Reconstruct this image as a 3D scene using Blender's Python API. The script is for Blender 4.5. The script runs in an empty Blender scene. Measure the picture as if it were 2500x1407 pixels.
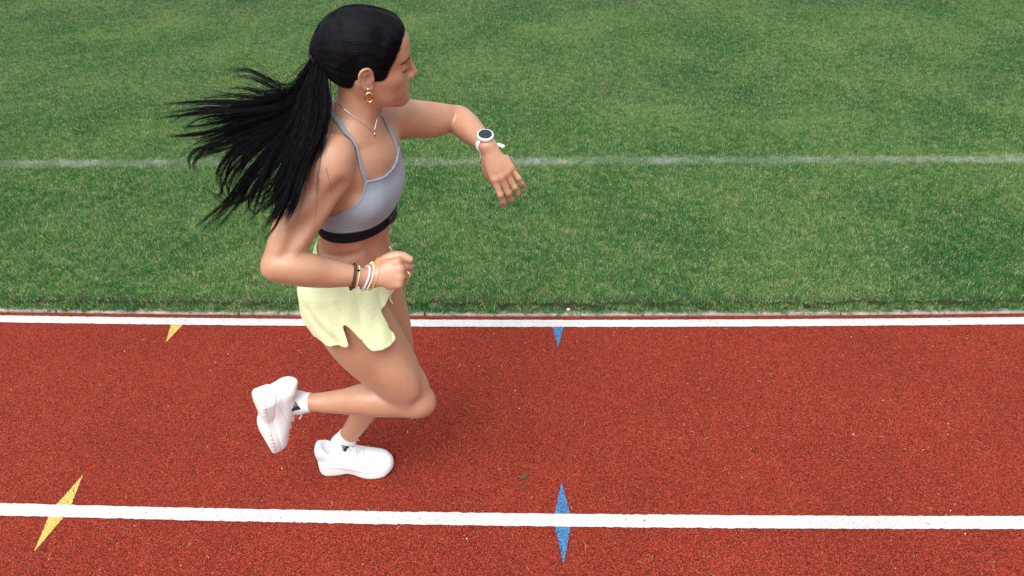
import bpy, math, os, random
import numpy as np

# ----------------------------------------------------------------- camera, sky, sun, exposure
scene = bpy.context.scene
COL = scene.collection
CAM_PITCH, CAM_YAW, CAM_ROLL, CAM_H = .6277, -.052, -.032, 2.1276
def look(p, yaw, roll):
    f = np.array([math.sin(yaw) * math.cos(p), math.cos(yaw) * math.cos(p), -math.sin(p)])
    r0 = np.array([math.cos(yaw), -math.sin(yaw), 0.]); u0 = np.cross(r0, f)
    return r0 * math.cos(roll) + u0 * math.sin(roll), u0 * math.cos(roll) - r0 * math.sin(roll), f
from mathutils import Matrix, Vector
cr_, cu_, cf_ = look(CAM_PITCH, CAM_YAW, CAM_ROLL)
cam_data = bpy.data.cameras.new('camera')
cam = bpy.data.objects.new('camera', cam_data)
COL.objects.link(cam)
cam_data.sensor_width = 36; cam_data.lens = 1805 / 2500 * 36
cam_data.clip_start = .05; cam_data.clip_end = 2000
cam.matrix_world = Matrix(((cr_[0], cu_[0], -cf_[0], 0), (cr_[1], cu_[1], -cf_[1], 0), (cr_[2], cu_[2], -cf_[2], CAM_H), (0, 0, 0, 1)))
scene.camera = cam
SUN_EL, SUN_AZ = math.radians(63), math.radians(198)      # azimuth measured from +y towards +x
world = bpy.data.worlds.new('World'); scene.world = world; world.use_nodes = True
wn = world.node_tree; wn.nodes.clear()
sky = wn.nodes.new('ShaderNodeTexSky'); sky.sky_type = 'NISHITA'; sky.sun_disc = False
sky.sun_elevation = SUN_EL; sky.sun_rotation = SUN_AZ
sky.air_density = 1.0; sky.dust_density = 5.0; sky.ozone_density = 1.0
hsv = wn.nodes.new('ShaderNodeHueSaturation'); hsv.inputs['Saturation'].default_value = .35   # thin overcast
bg = wn.nodes.new('ShaderNodeBackground'); bg.inputs['Strength'].default_value = .138
wo = wn.nodes.new('ShaderNodeOutputWorld')
wn.links.new(sky.outputs[0], hsv.inputs['Color']); wn.links.new(hsv.outputs[0], bg.inputs[0]); wn.links.new(bg.outputs[0], wo.inputs[0])
sun_data = bpy.data.lights.new('sun', 'SUN'); sun_data.energy = 1.25; sun_data.angle = math.radians(55); sun_data.color = (1., .96, .90)
sun = bpy.data.objects.new('sun', sun_data); COL.objects.link(sun)
sd_ = Vector((math.sin(SUN_AZ) * math.cos(SUN_EL), math.cos(SUN_AZ) * math.cos(SUN_EL), math.sin(SUN_EL)))
sun.rotation_euler = sd_.to_track_quat('Z', 'Y').to_euler()
vs = scene.view_settings
vs.view_transform = 'Standard'; vs.look = 'None'; vs.exposure = .72; vs.gamma = 1.; vs.use_curve_mapping = False
scene.render.engine = 'CYCLES'
scene.cycles.use_denoising = True
# ----------------------------------------------------------------- implicit-surface modelling (numpy)
from concurrent.futures import ThreadPoolExecutor
F32 = np.float32
FAR = F32(.15)

def V(*a):
    return np.array(a, float)

def unit(v):
    v = np.asarray(v, float)
    return v / np.linalg.norm(v)

def catmull(pts, n):
    """Resample rows of pts with a Catmull-Rom spline, n steps per span."""
    p = np.asarray(pts, float)
    e = np.vstack([2 * p[0] - p[1], p, 2 * p[-1] - p[-2]])
    out = []
    for i in range(len(p) - 1):
        a, b, c, d = e[i:i + 4]
        for k in range(n):
            t = k / n
            out.append(.5 * (2 * b + (c - a) * t + (2 * a - 5 * b + 4 * c - d) * t * t + (3 * b - a - 3 * c + d) * t ** 3))
    out.append(p[-1])
    return np.array(out)

class Tube:
    """Sweep with an elliptical section: stations (x, y, z, r1, r2); ref = direction of r1 (one, or one per station)."""
    def __init__(s, st, ref=(0, 1, 0), n=4):
        st = np.asarray(st, float)
        if st.shape[1] == 4:
            st = np.hstack([st, st[:, 3:4]])
        ref = np.asarray(ref, float)
        if ref.ndim == 1:
            ref = np.repeat(ref[None], len(st), 0)
        q = catmull(np.hstack([st, ref]), n)
        s.q = q
        A, B = q[:-1], q[1:]
        s.A = A[:, :3]
        s.ba = B[:, :3] - A[:, :3]
        s.l2 = (s.ba ** 2).sum(1)
        s.t = s.ba / np.sqrt(s.l2)[:, None]
        r = (A[:, 5:8] + B[:, 5:8]) / 2
        r = r - (r * s.t).sum(1)[:, None] * s.t
        s.e1 = r / np.linalg.norm(r, axis=1)[:, None]
        s.e2 = np.cross(s.t, s.e1)
        s.rA, s.rB = A[:, 3:5], B[:, 3:5]
        s.c = q[:, :3].mean(0)
        s.R = np.max(np.linalg.norm(q[:, :3] - s.c, axis=1) + q[:, 3:5].max(1)) + 1e-4
        s.rm = np.maximum(s.rA, s.rB).max(1)
    def lb(s, C):
        """Lower bound of the distance from block centres."""
        if len(C) > 400:                                  # quick reject by the bounding sphere first
            far = np.sqrt(((C - s.c) ** 2).sum(1)) - s.R
            out = far.copy()
            m = np.nonzero(far < .12)[0]
            if len(m):
                out[m] = (s.axis_dist(C[m]) - s.rm[:, None]).min(0)
            return out
        return (s.axis_dist(C) - s.rm[:, None]).min(0)
    def axis_dist(s, C):
        q = C[None] - s.A[:, None]
        h = np.clip((q * (s.ba / s.l2[:, None])[:, None]).sum(-1), 0, 1)
        return np.sqrt(((q - h[..., None] * s.ba[:, None]) ** 2).sum(-1))
    def d(s, P, C, rad, ex):
        out = np.full(P.shape[:2], FAR, F32)
        L = s.axis_dist(C)
        ub = L.min(0)
        for i in range(len(s.A)):
            m = np.nonzero((L[i] - s.rm[i] <= ub + 2 * rad + .002) & (L[i] - s.rm[i] < rad + ex + .06))[0]
            if not len(m):
                continue
            q = P[m] - s.A[i].astype(F32)
            h = np.clip(q @ (s.ba[i] / s.l2[i]).astype(F32), 0, 1)
            q = q - h[..., None] * s.ba[i].astype(F32)
            r1 = F32(s.rA[i, 0]) + h * F32(s.rB[i, 0] - s.rA[i, 0])
            r2 = F32(s.rA[i, 1]) + h * F32(s.rB[i, 1] - s.rA[i, 1])
            r3 = np.minimum(r1, r2)
            u = (q @ s.e1[i].astype(F32)) / r1
            v = (q @ s.e2[i].astype(F32)) / r2
            w = (q @ s.t[i].astype(F32)) / r3
            k0 = np.sqrt(u * u + v * v + w * w) + F32(1e-6)
            k1 = np.sqrt((u / r1) ** 2 + (v / r2) ** 2 + (w / r3) ** 2) + F32(1e-5)
            out[m] = np.minimum(out[m], k0 * (k0 - 1) / k1)
        return out

class Ell:
    """Ellipsoid: centre, radii, axes (rows)."""
    def __init__(s, c, r, ax=None):
        s.c = np.asarray(c, float)
        s.r = np.asarray(r, float) if np.ndim(r) else np.array([r] * 3, float)
        s.ax = np.eye(3) if ax is None else np.asarray(ax, float)
        s.R = s.r.max()
    def lb(s, C):
        return np.sqrt(((C - s.c) ** 2).sum(1)) - s.R
    def d(s, P, C, rad, ex):
        q = ((P - s.c.astype(F32)) @ s.ax.T.astype(F32)) / s.r.astype(F32)
        k0 = np.sqrt((q * q).sum(-1)) + F32(1e-6)
        k1 = np.sqrt(((q / s.r.astype(F32)) ** 2).sum(-1)) + F32(1e-5)
        return k0 * (k0 - 1) / k1

def smin(a, b, k):
    if k <= 0:
        return np.minimum(a, b)
    h = np.maximum(k - np.abs(a - b), 0) / k
    return np.minimum(a, b) - h * h * F32(k / 4)

def smax(a, b, k):
    return -smin(-a, -b, k)

class Blend:
    """Ordered list of (primitive, k[, op]); op '+' joins smoothly, '-' carves smoothly, 'v' adds a height in metres."""
    def __init__(s, items):
        s.items = [(it[0], it[1], it[2] if len(it) > 2 else '+') for it in items]
        cs = np.array([it[0].c for it in s.items if it[2] == '+'])
        s.c = cs.mean(0)
        s.R = max(np.linalg.norm(it[0].c - s.c) + it[0].R for it in s.items if it[2] == '+')
    def lb(s, C):
        return np.min([pr.lb(C) for pr, k, op in s.items if op == '+'], 0)
    def d(s, P, C, rad, ex):
        out = np.full(P.shape[:2], FAR, F32)
        for pr, k, op in s.items:
            m = np.nonzero(pr.lb(C) < rad + k + ex)[0]
            if not len(m):
                continue
            dd = pr.d(P[m], C[m], rad, ex + k)
            out[m] = smin(out[m], dd, k) if op == '+' else smax(out[m], -dd, k)
        return out

def field(prim):
    """Point function of a primitive: f(points, extra, blocked) for polygonise, f(points) for single points."""
    def f(P, C=None, rad=0., ex=.05):
        if C is None:
            P = np.asarray(P, F32)
            return prim.d(P[:, None, :], P.astype(float), 0., ex)[:, 0]
        return prim.d(P, C, rad, ex)
    return f

def grad(f, P, e=1e-3):
    P = np.asarray(P, F32)
    g = np.stack([f(P + np.eye(3, dtype=F32)[i] * F32(e)) - f(P - np.eye(3, dtype=F32)[i] * F32(e)) for i in range(3)], 1)
    return g / (np.linalg.norm(g, axis=1)[:, None] + 1e-9)

def onto(f, P, off=0., it=6):
    """Slide points onto the surface f = off."""
    P = np.asarray(P, F32).copy()
    for _ in range(it):
        P = P - grad(f, P) * (f(P) - F32(off))[:, None] * F32(.9)
    return P

def polygonise(f, lo, hi, h, block=8, margin=.012):
    """Surface nets of f < 0 on a sparse grid; returns vertices and quads."""
    lo = np.asarray(lo, float); hi = np.asarray(hi, float)
    nb = np.ceil((hi - lo) / (h * block)).astype(int)
    n = nb * block
    D = np.full(n, 1.0, F32)
    bi = np.stack(np.meshgrid(*[np.arange(k) for k in nb], indexing='ij'), -1).reshape(-1, 3)
    cen = (lo + (bi + .5) * block * h - h / 2).astype(F32)
    ex = ThreadPoolExecutor(4)
    cd = np.concatenate(list(ex.map(lambda c: f(c[:, None, :], c.astype(float), 0., block * h * .87 + margin)[:, 0], np.array_split(cen, 16))))
    rad = block * h * .87 + margin
    act = np.abs(cd) < rad
    off = np.stack(np.meshgrid(*[np.arange(block)] * 3, indexing='ij'), -1).reshape(-1, 3)
    Dv = D.reshape(nb[0], block, nb[1], block, nb[2], block)
    sg = np.where(cd < 0, F32(-1), F32(1)).reshape(nb)
    Dv[:] = sg[:, None, :, None, :, None]
    ids = np.nonzero(act)[0]
    brad = block * h * .87
    def fine(g):
        pts = (lo + (bi[g][:, None] * block + off[None]) * h).astype(F32)
        v = f(pts, cen[g].astype(float), brad, .004).reshape(len(g), block, block, block)
        for b, w in zip(bi[g], v):
            Dv[b[0], :, b[1], :, b[2], :] = w
    list(ex.map(fine, np.array_split(ids, max(4, len(ids) // 400))))
    ex.shutdown()
    S = D < 0
    cnt = np.zeros(n - 1, np.int8)
    for dx in (0, 1):
        for dy in (0, 1):
            for dz in (0, 1):
                cnt += S[dx:n[0] - 1 + dx, dy:n[1] - 1 + dy, dz:n[2] - 1 + dz]
    cells = np.argwhere((cnt > 0) & (cnt < 8))
    idx = np.full(n - 1, -1, np.int32)
    idx[tuple(cells.T)] = np.arange(len(cells))
    acc = np.zeros((len(cells), 3)); num = np.zeros(len(cells))
    cor = [(a, b, c) for a in (0, 1) for b in (0, 1) for c in (0, 1)]
    vals = {c: D[tuple((cells + c).T)] for c in cor}
    for a in cor:
        for ax in range(3):
            if a[ax]:
                continue
            b = list(a); b[ax] = 1; b = tuple(b)
            va, vb = vals[a], vals[b]
            m = (va < 0) != (vb < 0)
            t = np.where(m, va / np.where(m, va - vb, 1), 0)
            pos = np.repeat(np.array(a, float)[None], len(cells), 0)
            pos[:, ax] += t
            acc[m] += pos[m]; num[m] += 1
    verts = lo + (cells + acc / num[:, None]) * h
    quads = []
    for ax in range(3):
        o1, o2 = [k for k in range(3) if k != ax]
        sl0 = [slice(1, n[k] - 1) for k in range(3)]
        a0 = S[tuple(sl0)]
        sl1 = list(sl0); sl1[ax] = slice(2, n[ax])
        a1 = S[tuple(sl1)]
        e = np.argwhere(a0 != a1) + 1
        flip = S[tuple(e.T)]
        ok = (e[:, ax] < n[ax] - 1)
        e, flip = e[ok], flip[ok]
        d1 = np.zeros(3, int); d1[o1] = 1
        d2 = np.zeros(3, int); d2[o2] = 1
        q = np.stack([idx[tuple((e - d1 - d2).T)], idx[tuple((e - d2).T)], idx[tuple(e.T)], idx[tuple((e - d1).T)]], 1)
        if ax == 1:
            flip = ~flip
        q[~flip] = q[~flip][:, ::-1]
        quads.append(q)
    quads = np.vstack(quads)
    return verts, quads[(quads >= 0).all(1)]

def relax(verts, quads, it=1, lam=.4):
    """A few tangential smoothing steps to take the grid marks off."""
    e = np.vstack([quads[:, [0, 1]], quads[:, [1, 2]], quads[:, [2, 3]], quads[:, [3, 0]]])
    for _ in range(it):
        acc = np.zeros_like(verts); num = np.zeros(len(verts))
        for k in range(3):
            acc[:, k] = np.bincount(e[:, 0], verts[e[:, 1], k], len(verts)) + np.bincount(e[:, 1], verts[e[:, 0], k], len(verts))
        num = np.bincount(e[:, 0], minlength=len(verts)) + np.bincount(e[:, 1], minlength=len(verts))
        verts = verts + lam * (acc / num[:, None] - verts)
    return verts
# ----------------------------------------------------------------- the runner's body (metres, world axes: x along the track, y away, z up)
HEAD_O = V(-.4263, 1.775, 1.5185)
def rot_zyx(yaw, pitch, roll):
    y, p, r = np.radians([yaw, pitch, roll])
    cy, sy, cp, sp, cr, sr = np.cos(y), np.sin(y), np.cos(p), np.sin(p), np.cos(r), np.sin(r)
    return (np.array([[cy, -sy, 0], [sy, cy, 0], [0, 0, 1]]) @ np.array([[cp, 0, -sp], [0, 1, 0], [sp, 0, cp]])
            @ np.array([[1, 0, 0], [0, cr, -sr], [0, sr, cr]]))
HEAD_M = rot_zyx(14.0, -6.9, 10.0)
def hd(x, y, z):
    return HEAD_O + HEAD_M @ V(x, y, z)
HAX = HEAD_M.T
def hell(c, r):
    return Ell(hd(*c), r, HAX)
def htube(st, ref=(0, 1, 0), n=3):
    st = np.asarray(st, float)
    w = np.array([hd(*q[:3]) for q in st])
    return Tube(np.hstack([w, st[:, 3:]]), HEAD_M @ V(*ref), n)

def yawdir(deg):
    a = np.radians(deg)
    return V(np.cos(a), np.sin(a), 0), V(-np.sin(a), np.cos(a), 0)

# torso: centre x y z, half width, half depth, yaw of the section
TORSO = np.array([
    (-.578, 1.772, .775, .118, .085, 0),
    (-.585, 1.772, .830, .163, .108, 0),
    (-.580, 1.772, .885, .166, .110, -1),
    (-.562, 1.772, .945, .146, .098, -4),
    (-.541, 1.772, 1.005, .124, .093, -8),
    (-.528, 1.771, 1.060, .119, .091, -12),
    (-.516, 1.770, 1.120, .128, .099, -15),
    (-.510, 1.769, 1.180, .139, .100, -17),
    (-.500, 1.768, 1.240, .143, .098, -18),
    (-.492, 1.768, 1.295, .128, .080, -18),
    (-.484, 1.768, 1.335, .095, .060, -18),
])
CH_F, CH_L = yawdir(-18)
CH_U = V(0, 0, 1)
def ch(f, l, z):
    """Point in the chest frame: forward, left of the breastbone line, at height z."""
    return V(-.505, 1.769, 0) + CH_F * f + CH_L * l + V(0, 0, z)
CHAX = np.array([CH_F, CH_L, CH_U])

SR, ER, WR = V(-.520, 1.622, 1.327), V(-.651, 1.482, 1.118), V(-.452, 1.540, 1.041)
SL, EL, WL = V(-.420, 1.912, 1.318), V(-.256, 2.105, 1.232), V(-.152, 1.895, 1.236)
HR, KR, AR = V(-.570, 1.688, .860), V(-.407, 1.690, .452), V(-.800, 1.697, .436)
HL, KL, AL = V(-.565, 1.858, .860), V(-.484, 1.856, .452), V(-.730, 1.812, .112)

def lerp(a, b, t):
    return a + (b - a) * t
def row(p, *r):
    return list(p) + list(r)

torso_tube = Tube([list(t[:3]) + [t[3], t[4]] for t in TORSO], [yawdir(t[5])[1] for t in TORSO], n=5)
TW = [
    (torso_tube, 0),
    # glutes
    (Ell(V(-.612, 1.700, .834), (.078, .078, .088)), .03),
    (Ell(V(-.610, 1.845, .834), (.078, .078, .088)), .03),
    # lower belly
    (Ell(V(-.496, 1.768, .925), (.050, .085, .085)), .05),
    # breasts
    (Ell(ch(.064, -.066, 1.190), (.056, .062, .057), CHAX), .04),
    (Ell(ch(.048, .060, 1.190), (.053, .060, .060), CHAX), .04),
    # chest muscle running out to the shoulders
    (Tube([row(ch(.070, -.03, 1.275), .035, .030), row(ch(.060, -.09, 1.285), .034, .030), row(lerp(SR, ch(.03, -.09, 1.29), .25), .034, .032)], CH_U), .04),
    (Tube([row(ch(.070, .03, 1.275), .035, .030), row(ch(.060, .09, 1.285), .034, .030), row(lerp(SL, ch(.03, .09, 1.29), .25), .034, .032)], CH_U), .04),
    # back muscle (lats) and shoulder blades
    (Ell(ch(-.055, -.085, 1.245), (.045, .055, .09), CHAX), .04),
    (Ell(ch(-.055, .085, 1.245), (.045, .055, .09), CHAX), .04),
    # trapezius slope, neck
    (Tube([row(ch(-.012, -.020, 1.395), .030), row(ch(-.012, -.065, 1.362), .028), row(lerp(SR, V(-.5, 1.69, 1.36), .35) + V(0, 0, .012), .030)]), .03),
    (Tube([row(ch(-.012, .020, 1.395), .030), row(ch(-.012, .065, 1.362), .028), row(lerp(SL, V(-.46, 1.85, 1.36), .35) + V(0, 0, .012), .030)]), .03),
    (Tube([row(V(-.486, 1.768, 1.325), .058, .058), row(V(-.476, 1.768, 1.385), .051, .053), row(V(-.461, 1.769, 1.43), .048, .052), row(hd(-.022, 0, -.02), .050, .055)]), .035),
    (Tube([row(hd(.012, 0, -.070), .034), row(hd(.0, 0, -.11), .033), row(ch(.030, 0, 1.335), .036)]), .02),
    (Ell(ch(.030, .030, 1.342), .034), .03),
    (Ell(ch(.030, -.030, 1.342), .034), .03),
    # sternomastoid, both sides
    (Tube([row(hd(-.022, -.058, -.020), .014), row(hd(.0, -.046, -.085), .013), row(ch(.047, -.012, 1.345), .011)]), .02),
    (Tube([row(hd(-.022, .058, -.020), .014), row(hd(.0, .046, -.085), .013), row(ch(.047, .012, 1.345), .011)]), .02),
    # collar bones
    (Tube([row(ch(.058, -.008, 1.332), .010), row(ch(.056, -.07, 1.345), .008), row(lerp(SR, ch(.03, -.12, 1.36), .4) + V(0, 0, .02), .009)]), .02),
    (Tube([row(ch(.058, .008, 1.332), .010), row(ch(.056, .07, 1.345), .008), row(lerp(SL, ch(.03, .12, 1.36), .4) + V(0, 0, .02), .009)]), .02),
    # waist crease, ribs' lower edge, side of the belly muscle
    (Tube([row(V(-.60, 1.675, 1.025), .004), row(V(-.545, 1.652, 1.030), .005), row(V(-.49, 1.665, 1.034), .004)]), .020, '-'),
    (Tube([row(V(-.470, 1.690, 1.055), .006), row(V(-.468, 1.690, 1.01), .008), row(V(-.470, 1.70, .96), .006)]), .03, '-'),
    # spine groove and front line of the belly
    (Tube([row(V(-.675, 1.772, .93), .010), row(V(-.650, 1.772, 1.03), .012), row(V(-.628, 1.81, 1.16), .012)]), .025, '-'),
    (Tube([row(ch(.133, 0, 1.10), .008), row(V(-.443, 1.752, 1.02), .008), row(V(-.440, 1.768, .96), .006)]), .02, '-'),
]
torso_blend = Blend(TW)

# head
HEADP = [
    (hell((-.006, 0, .043), (.092, .073, .084)), 0),
    (hell((.045, 0, .045), (.052, .056, .058)), .03),
    (hell((.030, 0, -.022), (.060, .056, .072)), .03),
    (htube([(-.005, -.047, -.035, .021), (.020, -.041, -.068, .018), (.062, -.020, -.089, .016), (.080, 0, -.090, .015)]), .03),
    (htube([(-.005, .047, -.035, .021), (.020, .041, -.068, .018), (.062, .020, -.089, .016), (.080, 0, -.090, .015)]), .03),
    (hell((.081, 0, -.085), (.016, .020, .017)), .015),
    (hell((.050, -.032, -.046), (.024, .019, .026)), .03),
    (hell((.050, .032, -.046), (.024, .019, .026)), .03),
    (hell((.052, -.040, -.014), (.024, .020, .019)), .025),
    (hell((.052, .040, -.014), (.024, .020, .019)), .025),
    (hell((.080, 0, .030), (.014, .040, .012)), .02),
    # eye sockets
    (hell((.0995, -.0345, .013), (.0185, .019, .0120)), .018, '-'),
    (hell((.0995, .0345, .013), (.0185, .019, .0120)), .018, '-'),
    # eyelids
    (hell((.0765, -.031, .010), (.0135, .0160, .0120)), .006),
    (hell((.0765, .031, .010), (.0135, .0160, .0120)), .006),
    # nose
    (htube([(.089, 0, .026, .0085), (.099, 0, .006, .0080), (.108, 0, -.012, .0085), (.1125, 0, -.020, .0085)]), .012),
    (hell((.1005, -.0105, -.0255), (.0100, .0070, .0065)), .007),
    (hell((.1005, .0105, -.0255), (.0100, .0070, .0065)), .007),
    (hell((.106, -.0055, -.0315), (.0045, .0030, .0030)), .003, '-'),
    (hell((.106, .0055, -.0315), (.0045, .0030, .0030)), .003, '-'),
    # mouth
    (hell((.081, 0, -.052), (.016, .028, .022)), .028),
    (hell((.0945, 0, -.0515), (.0080, .0200, .0050)), .006),
    (hell((.0930, 0, -.0620), (.0078, .0175, .0055)), .006),
    (hell((.1025, 0, -.0568), (.0065, .0165, .0010)), .003, '-'),
    (hell((.0965, 0, -.0725), (.0060, .0140, .0040)), .008, '-'),
]
for sg in (-1, 1):
    HEADP += [
        (htube([(.004, sg * .071, -.020, .004), (.006, sg * .0725, -.004, .0035), (.004, sg * .0765, .016, .004), (-.006, sg * .081, .029, .0042), (-.020, sg * .0845, .025, .0042),
                (-.0265, sg * .085, .008, .0040), (-.021, sg * .081, -.012, .0040), (-.009, sg * .0775, -.026, .0052), (-.001, sg * .0745, -.029, .0055), (.003, sg * .072, -.024, .004)], n=3), .004),
        (hell((-.010, sg * .074, .004), (.016, .0035, .024)), .004),
        (htube([(-.004, sg * .0765, .018, .003), (-.015, sg * .080, .012, .0032), (-.015, sg * .0795, -.006, .003), (-.006, sg * .0755, -.016, .0035)]), .004),
        (hell((.006, sg * .0745, -.003), (.004, .004, .0065)), .004),
        (hell((-.004, sg * .080, .001), (.006, .006, .009)), .004, '-'),
    ]
head_blend = Blend(HEADP)

def limb(a, b, offs, rs, ref, side):
    """Stations between two joints: offs = (t, sideways shift along ref, radius, radius2)."""
    st = []
    for t, s1, s2, r1, r2 in offs:
        st.append(row(lerp(a, b, t) + unit(ref) * s1 + unit(side) * s2, r1, r2))
    return st

def hand(W, d, n, side, curls, splay, thumb, rs=1.13):
    """side +1: right hand, -1: left.  Returns blend items, fingertip frames and a mapper."""
    d = unit(d); n = unit(n - d * np.dot(n, d))
    t = np.cross(n, d) * side
    m = lambda f, l, u: W + d * f + t * l + n * u
    items = [(Tube([row(m(-.004, 0, -.002), .0235, .0170), row(m(.012, .001, -.001), .0260, .0180), row(m(.035, .002, -.001), .0325, .0175), row(m(.056, .000, -.001), .0365, .0160), row(m(.075, -.002, -.002), .0355, .0135)], t, 3), .012)]
    tips = []
    base = [(.080, .0265, 0), (.083, .0060, .001), (.079, -.0135, 0), (.070, -.0310, -.002)]
    lens = [(.046, .027, .021), (.050, .031, .022), (.047, .029, .022), (.037, .022, .020)]
    rad = [(.0098, .0083, .0072, .0058), (.0100, .0085, .0073, .0058), (.0096, .0081, .0070, .0056), (.0086, .0072, .0063, .0050)]
    for k in range(4):
        f, l, u = base[k]
        p = m(f, l, u - .003)
        ang = 0.
        sp = np.radians(splay[k])
        fd = d * np.cos(sp) + t * np.sin(sp)
        ft = t * np.cos(sp) - d * np.sin(sp)
        pts = [row(p - d * .03 - n * .001, .0085 * rs), row(p, rad[k][0] * rs)]
        # knuckle head and its tendon
        items.append((Ell(m(f - .002, l, u - .0008), .0088), .012))
        segs = []
        for j in range(3):
            ang += np.radians(curls[k][j])
            dirv = fd * np.cos(ang) - n * np.sin(ang)
            nv = fd * np.sin(ang) + n * np.cos(ang)
            q = p + dirv * lens[k][j]
            segs.append(Tube([row(p, rad[k][j] * rs), row(lerp(p, q, .5), (rad[k][j] * .48 + rad[k][j + 1] * .48) * rs), row(q, rad[k][j + 1] * rs)], n=2))
            if j < 2:
                segs.append(Ell(q + nv * .0006, rad[k][j + 1] * 1.0 * rs))
            p = q
        items.append((Tube([pts[0], pts[1]], n=1), .006))
        fb = Blend([(sg, .003) for sg in segs])
        items.append((fb, .0025))
        tips.append((p, dirv, nv, ft, rad[k][3] * rs))
    th = [m(*q[:3]) for q in thumb]
    items.append((Tube([row(q, r[3] * rs * .95) for q, r in zip(th, thumb)], n=3), .008))
    return items, tips, m

YD_ = V(0, 1, 0)
# right arm, bent at the elbow, hand in a loose fist
ra_d = unit(ER - SR); rf_d = unit(WR - ER)
ra_side = unit(np.cross(ra_d, rf_d)); ra_ref = np.cross(ra_side, ra_d)
RA = [
    (Tube(limb(SR, ER, [(-.08, 0, 0, .052, .052), (.10, .002, 0, .058, .058), (.28, .003, 0, .0545, .054), (.5, .0, 0, .0515, .052), (.75, -.003, 0, .0475, .047), (.92, -.002, 0, .042, .042), (1.0, 0, 0, .036, .037)], None, ra_ref, ra_side), ra_ref, 6), .02),
    (Ell(SR + V(-.004, -.012, -.006), (.057, .054, .060)), .03),
    (Ell(lerp(SR, ER, .52) - ra_ref * .022, (.030, .034, .075), np.array([ra_ref, ra_side, ra_d])), .03),
    (Ell(ER + unit(ra_d - rf_d) * .013, .023), .02),
    # groove under the deltoid and between biceps and triceps
    (Tube([row(lerp(SR, ER, .18) + V(.058, -.032, 0), .003), row(lerp(SR, ER, .36) + V(.030, -.058, -.008), .005), row(lerp(SR, ER, .50) + V(.000, -.064, -.010), .003)]), .04, '-'),
    (Tube([row(lerp(SR, ER, .46) + V(.004, -.062, -.008), .004), row(lerp(SR, ER, .68) + V(.004, -.056, -.004), .006), row(lerp(SR, ER, .86) + V(.006, -.050, .0), .004)]), .03, '-'),
]
rf_ref = unit(V(0, 0, 1) - rf_d * rf_d[2])
RF = [
    (Tube(limb(ER, WR, [(-.02, 0, 0, .036, .036), (.12, .0, 0, .0425, .041), (.30, .0, 0, .0435, .042), (.5, -.002, 0, .039, .037), (.75, 0, 0, .0315, .028), (.95, 0, 0, .0255, .0215), (1.05, 0, 0, .0255, .0205)], None, rf_ref, np.cross(rf_d, rf_ref)), rf_ref, 6), .02),
]
RF.append((Ell(lerp(ER, WR, .22) + rf_ref * .016 - YD_ * .014, (.029, .026, .060), np.array([rf_ref, np.cross(rf_d, rf_ref), rf_d])), .03))
rh_items, rh_tips, rh_m = hand(WR + rf_d * .008, V(.965, .05, .22), V(.10, -.84, .52), 1,
    [(72, 95, 55), (76, 96, 58), (80, 97, 58), (86, 97, 55)], (-3, 0, 2, 4),
    [(.010, .020, -.012, .0150), (.040, .036, -.020, .0135), (.066, .043, -.026, .0118), (.090, .037, -.028, .0108), (.106, .024, -.030, .0088)])
# left arm, reaching forward, wrist dropped
la_d = unit(EL - SL); lf_d = unit(WL - EL)
la_side = unit(np.cross(la_d, lf_d)); la_ref = np.cross(la_side, la_d)
LA = [
    (Tube(limb(SL, EL, [(-.10, 0, 0, .050, .050), (.10, 0, 0, .054, .056), (.30, 0, 0, .050, .052), (.52, 0, 0, .046, .049), (.76, 0, 0, .042, .044), (.93, 0, 0, .040, .040), (1.0, 0, 0, .037, .037)], None, la_ref, la_side), la_ref, 6), .02),
    (Ell(SL + V(.0, .012, .0), (.054, .054, .054)), .03),
    (Ell(EL + unit(la_d - lf_d) * .014, .023), .02),
    (Ell(lerp(SL, EL, .50) + V(0, -.004, -.016), (.034, .034, .075), np.array([la_ref, la_side, la_d])), .03),
]
lf_ref = unit(V(0, 0, 1) - lf_d * lf_d[2])
LF = [
    (Tube(limb(EL, WL, [(-.02, 0, 0, .037, .037), (.13, .0, 0, .043, .041), (.32, .0, 0, .0415, .042), (.55, 0, 0, .035, .036), (.76, 0, 0, .0265, .029), (.88, 0, 0, .0225, .0265), (.95, 0, 0, .0195, .0255)], None, lf_ref, np.cross(lf_d, lf_ref)), lf_ref, 6), .02),
]
LH_D, LH_N = V(.42, -.30, -.86), V(.10, -.85, .50)
lh_items, lh_tips, lh_m = hand(WL - lf_d * .004 + V(.007, .002, -.011), LH_D, LH_N, -1,
    [(6, 30, 20), (15, 32, 22), (12, 32, 22), (2, 30, 22)], (4, 0, -5, -11),
    [(.012, .018, -.012, .0145), (.035, .030, -.026, .0125), (.060, .034, -.038, .0110), (.082, .030, -.048, .0098), (.098, .024, -.056, .0080)], 1.12)
arm_r = Blend(RA + [(Blend(RF), .008)] + [(Blend(rh_items), .012)])
arm_l = Blend(LA + [(Blend(LF), .010)] + [(Blend(lh_items), .012)])

# right leg swinging through: thigh forward, shin level behind
rt_d = unit(KR - HR); rs_d = unit(AR - KR)
rt_front = unit(V(rt_d[2] * -1, 0, rt_d[0]))          # front of the thigh
YD = V(0, 1, 0)
TR = [
    (Tube(limb(HR, KR, [(-.02, -.004, 0, .100, .092), (.18, -.018, 0, .112, .095), (.38, -.020, 0, .111, .091), (.58, -.014, 0, .097, .081), (.78, -.005, 0, .076, .068), (.92, 0, 0, .060, .058), (1.0, 0, 0, .052, .053)], None, rt_front, YD), rt_front, 7), .03),
    (Ell(KR + rt_front * .022 + rt_d * .012, (.032, .030, .038), np.array([rt_front, YD, rt_d])), .03),
    (Ell(lerp(HR, KR, .86) + rt_front * .030 + YD * .022, (.026, .026, .040), np.array([rt_front, YD, rt_d])), .03),
]
rs_up = unit(V(-rs_d[2], 0, rs_d[0]) * -1)             # calf side, upward
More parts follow.
